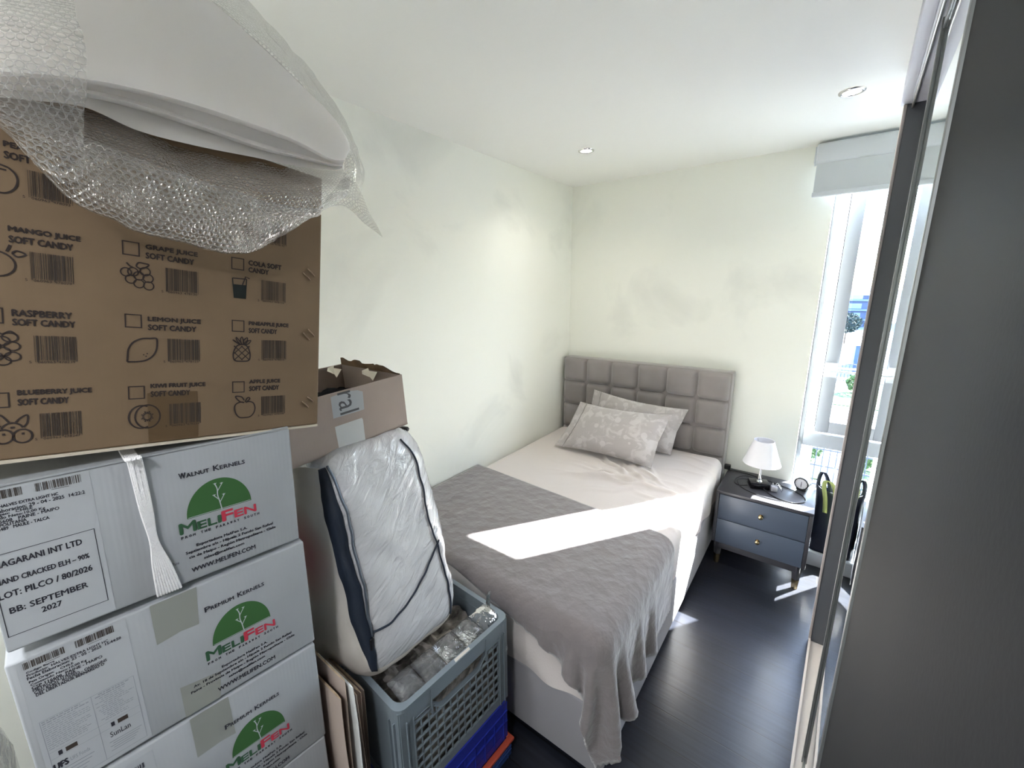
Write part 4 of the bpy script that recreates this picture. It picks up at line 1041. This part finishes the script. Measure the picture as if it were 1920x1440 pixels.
# ------------------------------------------------------------------ crates and what is stacked on them
M_crate = mat('grey crate plastic', (118, 128, 136), .45, spec=.4, bump=.03, bump_scale=120)
M_blue = mat('blue crate plastic', (38, 52, 160), .45, spec=.4)
M_bluedk = mat('dark blue crate plastic', (44, 70, 128), .5)
M_orange = mat('orange red crate plastic', (196, 84, 62), .5)
def crate(name, label, cat, ox, oy, oz, rz, Wy, Dx, Hh, m, rim_m=None, mesh=True, group=None):
    """front face on local x = 0, running along +y (0..Wy); depth towards -x"""
    t = thing(name, label, cat, (ox, oy, oz), rz, group)
    b = MB()
    def rimring(z0, z1, out, th):
        n_ = 6; r = .03
        def ring(o2, z):
            pts = []
            for (cx, cy, a0) in ((o2 - r, Wy + o2 - r, 0), (-Dx - o2 + r, Wy + o2 - r, 90), (-Dx - o2 + r, -o2 + r, 180), (o2 - r, -o2 + r, 270)):
                for k in range(n_ + 1):
                    a = R(a0 + 90 * k / n_); pts.append((cx + r * math.cos(a), cy + r * math.sin(a), z))
            pts.append(pts[0]); return pts
        G_ = [ring(out, z0), ring(out, z1), ring(out - th, z1), ring(out - th, z0)]
        b.grid(G_, wrap=True)
    th = .004
    rimring(Hh - .012, Hh, .0, .017); rimring(Hh - .055, Hh - .010, -.003, .005)
    rimring(0, .03, -.004, .007)
    if mesh:
        # corner posts with ribs
        for (x, y) in ((-.008, .008), (-.008, Wy - .008), (-Dx + .008, .008), (-Dx + .008, Wy - .008)):
            sy = 1 if y < Wy / 2 else -1; sx = -1 if x > -Dx / 2 else 1
            b.box((min(x, x + sx * .045), y - .003, .0), (max(x, x + sx * .045), y + .003, Hh - .01)); b.box((x - .003, min(y, y + sy * .045), 0), (x + .003, max(y, y + sy * .045), Hh - .01))
            for k in (.018, .040):
                b.box((x - .008 + .008, y + sy * k - .0015, .0), (x + .008, y + sy * k + .0015, Hh - .05)); b.box((x + sx * k - .0015, y - sy * .008 - .0015, 0), (x + sx * k + .0015, y, Hh - .05))
        # side walls of lattice, front with sloping shoulders
        y0, y1 = .048, Wy - .048
        nb_ = 13
        def topz(u): return Hh - .055 - .05 * max(0, min(1, (.38 - abs(u - .5)) / .10)) if False else Hh - .06 - .045 * (1 if abs(u - .5) < .22 else max(0, 1 - (abs(u - .5) - .22) / .12))
        pts = [(k / 30, topz(k / 30)) for k in range(31)]
        for xw in (-.008, -Dx + .008):
            for k in range(30):
                ya, yb = y0 + (y1 - y0) * pts[k][0], y0 + (y1 - y0) * pts[k + 1][0]
                za, zb = pts[k][1], pts[k + 1][1]
                for dx in (-.002, .002): b.quad((xw + dx, ya, za - .006), (xw + dx, yb, zb - .006), (xw + dx, yb, zb + .008), (xw + dx, ya, za + .008))
                b.quad((xw - .004, ya, za - .006), (xw - .004, yb, zb - .006), (xw + .005, yb, zb - .006), (xw + .005, ya, za - .006))
            for k in range(nb_ + 1):
                y = y0 + (y1 - y0) * k / nb_; b.box((xw - .002, y - .0019, .03), (xw + .002, y + .0019, topz(k / nb_)))
            nz_ = int((Hh - .09) / .032)
            for k in range(nz_ + 1):
                z = .03 + k * .032
                us = [q / 60 for q in range(61) if topz(q / 60) > z]
                if us:
                    # one bar either side when the middle is cut away
                    runs = []; cur = [us[0]]
                    for a_, c_ in zip(us, us[1:]):
                        if c_ - a_ > .03: runs.append(cur); cur = []
                        cur.append(c_)
                    runs.append(cur)
                    for rn in runs: b.box((xw - .003, y0 + (y1 - y0) * rn[0], z - .0024), (xw + .0035, y0 + (y1 - y0) * rn[-1], z + .0024))
        for yw in (.008, Wy - .008): b.box((-Dx + .05, yw - .002, .03), (-.05, yw + .002, Hh - .05))
        for k in (.25, .75): b.box((-.013, Wy * k - .002, Hh - .10), (.0, Wy * k + .002, Hh - .012))
    else:
        for xw in (-.008, -Dx + .008):
            b.box((xw - .003, .008, .0), (xw + .003, Wy - .008, Hh - .02))
            for k in range(9): b.box((xw + .003, .03 + (Wy - .06) * k / 8 - .0015, .005), (xw + .008, .03 + (Wy - .06) * k / 8 + .0015, Hh - .05))
            for z in (Hh * .45, Hh * .7): b.box((xw + .003, .012, z - .002), (xw + .0085, Wy - .012, z + .0024))
        for yw in (.008, Wy - .008): b.box((-Dx + .01, yw - .003, 0), (-.01, yw + .003, Hh - .02))
    b.box((-Dx + .008, .008, .0), (-.008, Wy - .008, .006))
    b.build('crate_body', m, t)
    if rim_m:
        b = MB(); b.box((-.018, -.002, Hh - .006), (.003, Wy + .002, Hh + .006), .003, 2); b.box((-Dx, -.002, Hh - .006), (-.018, .016, Hh + .006), .003, 2); b.box((-Dx, Wy - .016, Hh - .006), (-.018, Wy + .002, Hh + .006), .003, 2)
        b.build('crate_rim', rim_m, t, smooth=True, angle=40)
    return t
RZ = R(-3.5)
c1 = crate('plastic_crate', 'grey lattice plastic crate, topmost of the crates at the foot of the bed', 'crate', .880, -2.452, .2535, RZ, .445, .33, .337, M_crate)
b = MB(); V, F, bb_ = text_geo('VSK', .02)
b.raw([(.0006, .425 + (y) * .012, .225 - (x) * .012) for x, y in V], F); b.build('moulded_letters', mat('pale moulded letters', (190, 196, 202), .6), c1)
b = MB(); b.poly([(-.003, .205, .3375), (-.003, .265, .3375), (-.013, .268, .3375), (-.014, .208, .3375)]); b.build('paper_scrap', mat('paper scrap', (200, 196, 188), .9), c1)
crate('plastic_crate', 'royal blue plastic crate under the grey lattice crate', 'crate', .880, -2.448, .0795, RZ, .437, .33, .172, M_blue, mesh=False)
crate('plastic_tray', 'low blue tray with orange red rim on the floor, lowest of the crates', 'tray', .893, -2.452, .0008, RZ, .445, .345, .068, M_bluedk, M_orange, mesh=False)
# crumpled packing inside the grey crate
b = MB(); P = []
for i in range(31):
    row = []
    for j in range(31):
        x, y = -.305 + .28 * j / 30, .025 + .395 * i / 30; row.append((x, y, .245 + .03 * noise.noise((x * 18, y * 18, 2)) + .02 * noise.noise((x * 45, y * 45, 7))))
    P.append(row)
b.grid(P)
bot = [[(x, y, .008) for x, y, z in r] for r in P]
for k in range(30):
    for (r1, r2) in ((P[0], bot[0]), (P[-1], bot[-1])):
        q = 8; xs_ = [r1[k], r1[k + 1], r2[k + 1], r2[k]]; b.quad(*xs_)
    for s_ in (0, -1):
        n_ = 12
        for z_ in range(n_):
            def pt(kk, zz):
                a = P[kk][s_]; z2 = .008 + (a[2] - .008) * zz / n_; off = .012 * noise.noise((a[1] * 40, z2 * 40, 4)) * (1 if 0 < zz < n_ else 0)
                return (a[0] + off, a[1], z2)
            b.quad(pt(k, z_), pt(k + 1, z_), pt(k + 1, z_ + 1), pt(k, z_ + 1))
b.grid(bot)
M_stuff = mat('mixed packing paper', (136, 130, 124), .9, noise_scale=26, noise_amt=.8)
pk = b.build('packing_paper', M_stuff, smooth=False); pk.location = (.880, -2.452, .2535); pk.rotation_euler = (0, 0, RZ)
tag(pk, 'crumpled brown and grey packing paper filling the grey lattice crate', 'packing paper')

# duvet bag, leaning back, wrapped in clear plastic
M_bagpl = mat('clear plastic over quilt', (204, 204, 208), .22, spec=.6, coat=1, noise_scale=8, noise_amt=.10)
n = M_bagpl.node_tree; bs = n.nodes['Principled BSDF']
tc = n.nodes.new('ShaderNodeTexCoord'); mp = n.nodes.new('ShaderNodeMapping'); mp.inputs['Rotation'].default_value = (R(-36), 0, 0); mp2 = n.nodes.new('ShaderNodeMapping'); mp2.inputs['Scale'].default_value = (7, 6, 24)
t = n.nodes.new('ShaderNodeTexNoise'); t.inputs['Scale'].default_value = 1.6; t.inputs['Detail'].default_value = 7; t.inputs['Distortion'].default_value = 1.0
bp = n.nodes.new('ShaderNodeBump'); bp.inputs['Strength'].default_value = .75; bp.inputs['Distance'].default_value = .012
n.links.new(tc.outputs['Object'], mp.inputs['Vector']); n.links.new(mp.outputs[0], mp2.inputs['Vector']); n.links.new(mp2.outputs[0], t.inputs['Vector']); n.links.new(t.outputs['Fac'], bp.inputs['Height']); n.links.new(bp.outputs[0], bs.inputs['Normal']); n.links.new(bp.outputs[0], bs.inputs['Coat Normal'])
M_bagsd = mat('white quilt fabric', (206, 200, 192), .8, spec=.2, bump=.35, bump_scale=14)
n = M_bagsd.node_tree; bs = n.nodes['Principled BSDF']   # a pink print shows through one spot of the side
tc = n.nodes.new('ShaderNodeTexCoord'); vm = n.nodes.new('ShaderNodeVectorMath'); vm.operation = 'DISTANCE'; vm.inputs[1].default_value = (-.25, -.03, .36)
rp = n.nodes.new('ShaderNodeValToRGB'); rp.color_ramp.elements[0].position = .04; rp.color_ramp.elements[1].position = .15; rp.color_ramp.elements[0].color = (*lin((200, 150, 148)), 1); rp.color_ramp.elements[1].color = (*lin((206, 200, 192)), 1)
n.links.new(tc.outputs['Object'], vm.inputs[0]); n.links.new(vm.outputs['Value'], rp.inputs['Fac']); n.links.new(rp.outputs['Color'], bs.inputs['Base Color'])
M_navy = mat('navy zip tape', (30, 40, 56), .6)
db = thing('duvet_bag', 'clear plastic zipped duvet bag leaning upright on the grey crate', 'storage bag', (.775, -2.455, .575))
LEAN = R(14)
def bag_pt(u, v, w):
    """u along the front 0..1 (towards the bed), v up 0..1, w depth 0 front..1 back"""
    Wy, Hh, Dd = .335, .635, .36
    x, y, z = -w * Dd, u * Wy, v * Hh
    return x, y, z, Wy, Hh, Dd
def bag_surf(dirv):
    # superquadric box
    e = .32
    Wy, Hh, Dd = .365, .675, .37
    x, y, z = dirv
    p = 2 / e
    k = (abs(x) ** p + abs(y) ** p + abs(z) ** p) ** (-1 / p)
    q = Vector((x * k * Dd / 2, y * k * Wy / 2, z * k * Hh / 2))
    bul = .020 * (1 - (2 * q.z / Hh) ** 2) * (1 - (2 * q.y / Wy) ** 2)
    if x > 0: q.x += bul
    # side bulges and sags towards the camera low down
    if y < 0: q.y -= .030 * max(0, 1 - ((q.z + .18) / .22) ** 2) * max(0, 1 - ((q.x + .06) / .20) ** 2)
    q += Vector(noise.noise_vector(q * 9)) * .008 + Vector(noise.noise_vector(q * 24)) * .0035
    sh = Matrix.Rotation(-LEAN, 3, 'Y') @ q
    sh.z -= .06 * max(0, -(q.x) / Dd) * (0.5 - q.z / Hh) * 2     # bottom drops towards the wall side
    return sh + Vector((-.155 - .075, .17, .315))
b = MB(); N = 56
FACES = {'front': (1, 0, 0), 'back': (-1, 0, 0), 'near': (0, -1, 0), 'far': (0, 1, 0), 'top': (0, 0, 1), 'bottom': (0, 0, -1)}
for name_, nrm_ in FACES.items():
    ax = [i for i in range(3) if nrm_[i]][0]; oth = [i for i in range(3) if i != ax]
    P = []
    for i in range(N + 1):
        row = []
        for j in range(N + 1):
            d_ = [0, 0, 0]; d_[ax] = nrm_[ax]
            # warp so that samples crowd the edges
            d_[oth[0]] = math.sin((i / N - .5) * math.pi); d_[oth[1]] = math.sin((j / N - .5) * math.pi)
            row.append(bag_surf(d_))
        P.append(row)
    b.grid(P, 1 if name_ in ('near', 'bottom') else 0)
b.build('bag_body', [M_bagpl, M_bagsd], db, smooth=True)
def bag_line(f, n_=60, off=.004):
    out = []
    for k in range(n_ + 1):
        q = bag_surf(f(k / n_)); c = Vector((-.23, .17, .315)); out.append(q + (q - c).normalized() * off)
    return out
def ribbon(path_a, path_b, m, name_, parent):
    b = MB(); b.grid([path_a, path_b]); o = b.build(name_, m, parent, smooth=True); s_ = o.modifiers.new('t', 'SOLIDIFY'); s_.thickness = .003; s_.offset = 1; return o
def lerp(a, b_, t): return a + (b_ - a) * t
zt = ribbon(bag_line(lambda t: (1.0, -.96 + .10 * math.sin(t * 3.1) + .08 * (1 - t), lerp(-1.0, 1.02, t))), bag_line(lambda t: (lerp(.985, .90 - .02 * t, min(1, t * 3)), lerp(-.99, -1.06 + .03 * math.sin(t * 3.1), min(1, t * 3)), lerp(-1.0, 1.02, t))), M_navy, 'zip_tape', db)
b = MB(); b.tube(bag_line(lambda t: (1.0, -.90 + .10 * math.sin(t * 3.1) + .08 * (1 - t), lerp(-.55, 1.0, t)), 60, .006), .0035, 6); b.build('zip', mat('zip teeth', (96, 104, 116), .35, .5), zt, smooth=True)
b = MB(); q = bag_line(lambda t: (1.0, -.84, -.56), 1, .010)[0]; b.box((q.x - .003, q.y - .006, q.z - .035), (q.x + .003, q.y + .006, q.z), .002, 2); b.build('zip_pull', M_black, zt, smooth=True, angle=40)
b = MB(); b.tube(bag_line(lambda t: (1.0, .70 - .16 * t + .04 * math.sin(t * 9), lerp(-.95, 1.0, t))), .003, 6); b.build('piping', M_navy, db, smooth=True)
b = MB(); b.tube(bag_line(lambda t: (1.0, lerp(-.82, .66, t), lerp(-.52, -.12, t) - .10 * math.sin(t * 3.14))), .003, 6); b.build('piping', M_navy, db, smooth=True)
b = MB(); b.tube(bag_line(lambda t: (lerp(.75, .2, t), .9, 1.0), 10, .006), .008, 6); b.build('carry_handle', M_black, db, smooth=True)

# inflated air pillows between the bag and the crate rim
M_film = bpy.data.materials.new('air pillow film'); M_film.use_nodes = True
n = M_film.node_tree; n.nodes.clear(); lk = n.links.new
o_ = n.nodes.new('ShaderNodeOutputMaterial'); tr = n.nodes.new('ShaderNodeBsdfTransparent'); gl = n.nodes.new('ShaderNodeBsdfGlossy'); gl.inputs['Roughness'].default_value = .08
tr.inputs['Color'].default_value = (.88, .90, .92, 1)
df = n.nodes.new('ShaderNodeBsdfDiffuse'); df.inputs['Color'].default_value = (.8, .82, .85, 1)
ns_ = n.nodes.new('ShaderNodeTexNoise'); ns_.inputs['Scale'].default_value = 34; ns_.inputs['Detail'].default_value = 4; tc = n.nodes.new('ShaderNodeTexCoord'); lk(tc.outputs['Object'], ns_.inputs['Vector'])
bp = n.nodes.new('ShaderNodeBump'); bp.inputs['Strength'].default_value = .9; bp.inputs['Distance'].default_value = .012; lk(ns_.outputs['Fac'], bp.inputs['Height']); lk(bp.outputs[0], gl.inputs['Normal'])
lw = n.nodes.new('ShaderNodeLayerWeight'); lw.inputs['Blend'].default_value = .35; lk(bp.outputs[0], lw.inputs['Normal'])
mxa = n.nodes.new('ShaderNodeMixShader'); mxa.inputs[0].default_value = .07; lk(tr.outputs[0], mxa.inputs[1]); lk(df.outputs[0], mxa.inputs[2])
mxb = n.nodes.new('ShaderNodeMixShader'); lk(lw.outputs['Fresnel'], mxb.inputs[0]); lk(mxa.outputs[0], mxb.inputs[1]); lk(gl.outputs[0], mxb.inputs[2]); lk(mxb.outputs[0], o_.inputs['Surface'])
ap = thing('air_pillow_strip', 'strip of clear inflated air pillows along the grey crate rim', 'packaging', (.865, -2.43, .545), RZ)
for k in range(5):
    b = MB(); P = []
    y0, y1 = .012 + k * .080, .012 + (k + 1) * .080 - .003
    for i in range(13):
        row = []
        for j in range(13):
            u, v = i / 12, j / 12; h = (max(0, (1 - abs(2 * u - 1) ** 2.2) * (1 - abs(2 * v - 1) ** 2.2))) ** .6
            row.append((-.085 + .078 * v, lerp(y0, y1, u), .034 + .026 * h + .012 * (1 - v) + .005 * noise.noise((u * 4, v * 4, k))))
        P.append(row)
    b.grid(P)
    b.grid([[(x, y, .034 - (z - .034) * .7 + .018 * (1 - j / 12)) for j, (x, y, z) in enumerate(r)] for r in P])
    b.build('air_pillow', M_film, ap, smooth=True)
b = MB(); b.grid([[(-.03, .36, .05), (-.05, .39, .06), (-.07, .40, .06)], [(-.025, .375, .09), (-.05, .40, .10), (-.075, .41, .085)], [(-.03, .38, .12), (-.045, .40, .125), (-.06, .405, .11)]]); b.build('film_tail', M_film, ap, smooth=True)

# flattened cartons standing between the stack and the crates
M_edge = mat('cardboard cut edge', (166, 146, 122), .9, noise_scale=60, noise_amt=.25)
M_wsheet = mat('white lined board', (220, 222, 222), .6)
specs = [(-2.556, .805, .690, 'brown', 'flattened brown carton nearest the white carton stack'), (-2.543, .800, .725, 'brown', 'flattened brown carton second from the white carton stack'), (-2.529, .815, .705, 'white', 'white flattened board standing among the flattened brown cartons'),
         (-2.514, .808, .668, 'brown', 'flattened brown carton right behind the white flattened board'), (-2.500, .795, .648, 'brown', 'thin flattened brown carton second from the grey crate'), (-2.486, .780, .630, 'brown', 'flattened brown carton nearest the grey crate')]
for (y, x1, zt_, kind, lab) in specs:
    b = MB(); k = specs.index((y, x1, zt_, kind, lab))
    n_ = 12; x0 = x1 - .17
    for s_ in (0, 1):
        P = []
        for i in range(n_ + 1):
            z = .001 + (zt_ - .001) * i / n_; bow = .004 * math.sin(i * .5 + k * 1.7) * (i / n_)
            P.append([(x0, y + bow + s_ * .0052, z), (x1 - .02, y + bow + s_ * .0052, z), (x1 - .0015 * s_, y + bow + s_ * .0052 + (.0018 if s_ == 0 else -.0018), z)])
        b.grid(P, 0)
        if s_ == 0: Q = P
    for i in range(n_):
        for c in (0, 2): b.quad(Q[i][c], Q[i + 1][c], P[i + 1][c], P[i][c], 1)
    for c in range(2): b.quad(Q[-1][c], Q[-1][c + 1], P[-1][c + 1], P[-1][c], 1)
    o = b.build('flattened_carton', [M_wsheet if kind == 'white' else M_kraft2, M_edge if kind != 'white' else M_wsheet]); tag(o, lab, 'cardboard', 'flattened cartons')

# wrapped bale and a dark sack at the left edge, behind the stack
def lump(name_, label, cat, lo, hi, m, seed, e=.5):
    b = MB(); c = [(lo[k] + hi[k]) / 2 for k in range(3)]; s_ = [(hi[k] - lo[k]) / 2 for k in range(3)]
    bmx = bmesh.new(); bmesh.ops.create_cube(bmx, size=2); bmesh.ops.subdivide_edges(bmx, edges=bmx.edges[:], cuts=16, use_grid_fill=True)
    for v in bmx.verts:
        p = 2 / e; k = (abs(v.co.x) ** p + abs(v.co.y) ** p + abs(v.co.z) ** p) ** (-1 / p); q = v.co * k
        q = Vector((q.x * s_[0], q.y * s_[1], q.z * s_[2])); q += Vector(noise.noise_vector(q * 11 + Vector((seed, 0, 0)))) * .012
        v.co = q + Vector((0, 0, s_[2]))
    b.bm(bmx); o = b.build(name_, m, smooth=True); o.location = (c[0], c[1], lo[2]); return tag(o, label, cat)
lump('wrapped_parcel', 'pale parcel in glossy plastic film at the bottom left edge behind the cartons', 'parcel', (.30, -3.34, .008), (.70, -3.045, .93), M_bagpl, 3, .45)
lump('dark_sack', 'dark sack on the glossy wrapped parcel at the left edge', 'sack', (.33, -3.30, .962), (.66, -3.06, 1.17), mat('dark plum sacking', (42, 34, 50), .7), 8, .6)

# ------------------------------------------------------------------ outside
GZ = -3.2
M_asph = mat('pale paving', (112, 118, 130), .9, noise_scale=.4, noise_amt=.15)
b = MB(); b.box((-60, .6, GZ - .3), (120, 260, GZ)); g = struct(b.build('ground', M_asph))
M_lawn = mat('lawn', (62, 82, 40), .95, noise_scale=1.2, noise_amt=.3)
b = MB(); b.box((-10, 18.5, GZ), (14, 22.5, GZ + .03)); o = b.build('lawn', M_lawn); o['kind'] = 'stuff'; tag(o, 'strip of sunlit grass beyond the railing outside the window', 'grass')
b = MB(); b.box((-10, 9.6, GZ), (2.05, 11.3, GZ + .03)); o = b.build('lawn', M_lawn); o['kind'] = 'stuff'; tag(o, 'patch of grass below the window by the near railing', 'grass')
b = MB(); b.box((2.05, 8.0, GZ), (2.62, 11.6, GZ + .02)); struct(b.build('path', mat('blue grey shadow', (62, 74, 104), .9)))  # shadow on the ground, painted as a blue grey strip
M_rail = mat('dark metal railing', (66, 68, 76), .5, .3)
def railing(label, x0, x1, y, h, pitch, nbar):
    t = thing('metal_fence', label, 'fence', (x0, y, GZ), group='metal fences outside')
    b = MB()
    for z in (.15, h - .1, h * .55): b.box((0, -.02, z), (x1 - x0, .02, z + .035))
    b.build('fence_rail', M_rail, t)
    k = 0
    b = MB(); x = 0
    while x < x1 - x0:
        b.box((x, -.01, .05), (x + .022, .01, h)); x += pitch
    b.build('fence_bars', M_rail, t)
    x = 0
    while x < x1 - x0:
        b = MB(); b.box((x - .03, -.03, 0), (x + .03, .03, h + .08)); b.build('fence_post', M_rail, t); x += 2.4
railing('black metal fence running in front of the lawn, nearer to the building', -4, 9, 8.9, 1.15, .13, 0)
railing('black metal fence running along the far side of the lawn', -4, 12, 23.5, 1.1, .14, 0)
lowb = thing('outbuilding', 'low blue grey outbuilding beyond the far fence', 'building', (3.2, 27.5, GZ))
b = MB(); b.box((0, 0, 0), (6.5, 3, 1.55)); b.build('wall', mat('blue grey cladding', (50, 68, 100), .7), lowb); b = MB(); b.box((-.15, -.2, 1.55), (6.65, 3.1, 1.70)); b.build('roof', mat('pale roof edge', (214, 220, 228), .7), lowb)
ap_ = thing('apartment_building', 'long pale apartment block far behind the trees', 'building', (2.6, 62, GZ))
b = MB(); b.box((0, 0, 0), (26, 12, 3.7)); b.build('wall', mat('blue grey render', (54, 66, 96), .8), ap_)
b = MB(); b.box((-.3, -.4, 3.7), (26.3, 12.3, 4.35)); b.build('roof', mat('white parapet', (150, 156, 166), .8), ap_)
for k in range(3):
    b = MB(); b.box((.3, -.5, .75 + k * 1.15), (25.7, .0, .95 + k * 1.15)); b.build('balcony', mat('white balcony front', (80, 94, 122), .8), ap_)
M_win = mat('dark window glass', (92, 110, 134), .15)
for k in range(3):
    for j in range(10):
        b = MB(); b.box((.8 + j * 2.5, -.03, 1.05 + k * 1.1), (2.2 + j * 2.5, .02, 1.65 + k * 1.1)); b.build('window', M_win, ap_)
M_leaf = mat('dark foliage', (26, 44, 40), .9, noise_scale=3, noise_amt=.5)
M_leaf2 = mat('bright foliage', (70, 92, 46), .9, noise_scale=8, noise_amt=.4)
M_bark = mat('bark', (84, 68, 54), .9)
def shrub(name_, label, cat, x, y, r, h, m, seed, trunk=False):
    t = thing(name_, label, cat, (x, y, GZ + .032), group='greenery outside')
    rr = random.Random(seed); b = MB(); base = h * .35 if trunk else .02
    for k in range(900):
        a = rr.uniform(0, 6.283); u = rr.uniform(-1, 1); q = Vector((math.sqrt(1 - u * u) * math.cos(a), math.sqrt(1 - u * u) * math.sin(a), u)) * rr.uniform(.7, 1)
        p = Vector((q.x * r, q.y * r, base + (h - base) * (.5 + .5 * q.z)))
        s_ = r * rr.uniform(.10, .20); n1 = Vector((rr.uniform(-1, 1), rr.uniform(-1, 1), rr.uniform(-1, 1))).normalized(); n2 = n1.orthogonal().normalized()
        b.poly([p + n1 * s_, p + n2 * s_ * .5, p - n1 * s_, p - n2 * s_ * .5])
    b.build('foliage', m, t, fix=False)
    b = MB(); b.tube([(0, 0, 0), (0, 0, h * .7)], [.05 * r + .02, .02 * r + .01], 7); b.build('trunk' if trunk else 'stem', M_bark, t)
for k, (x, y, r, h, lab) in enumerate(((3.1, 42, .95, 2.6, 'dark tree before the apartment block, left one of two'), (5.2, 43, .95, 2.5, 'dark tree before the apartment block, right one of two'))):
    shrub('tree', lab, 'tree', x, y, r, h, M_leaf, k, True)
for k, (x, y, r, h, lab) in enumerate(((1.70, 11.0, .32, .6, 'sunlit bushy shrub by the near fence below the window'), (3.3, 21.3, .55, 1.0, 'small bright shrub on the lawn before the far fence'))):
    shrub('shrub', lab, 'shrub', x, y, r, h, M_leaf2, 20 + k)
b = MB(); P = []
for i in range(2):
    P.append([(-60 + 240 * j / 40, 220 + 12 * i, GZ + (0 if i == 0 else 5.2 + 2.4 * math.sin(j * .5) + 1.2 * math.sin(j * 1.3))) for j in range(41)])
P.append([(p[0], 260, GZ) for p in P[0]])
b.grid(P); o = struct(b.build('hill', mat('distant hill', (64, 82, 96), 1, noise_scale=.2, noise_amt=.2), smooth=True))
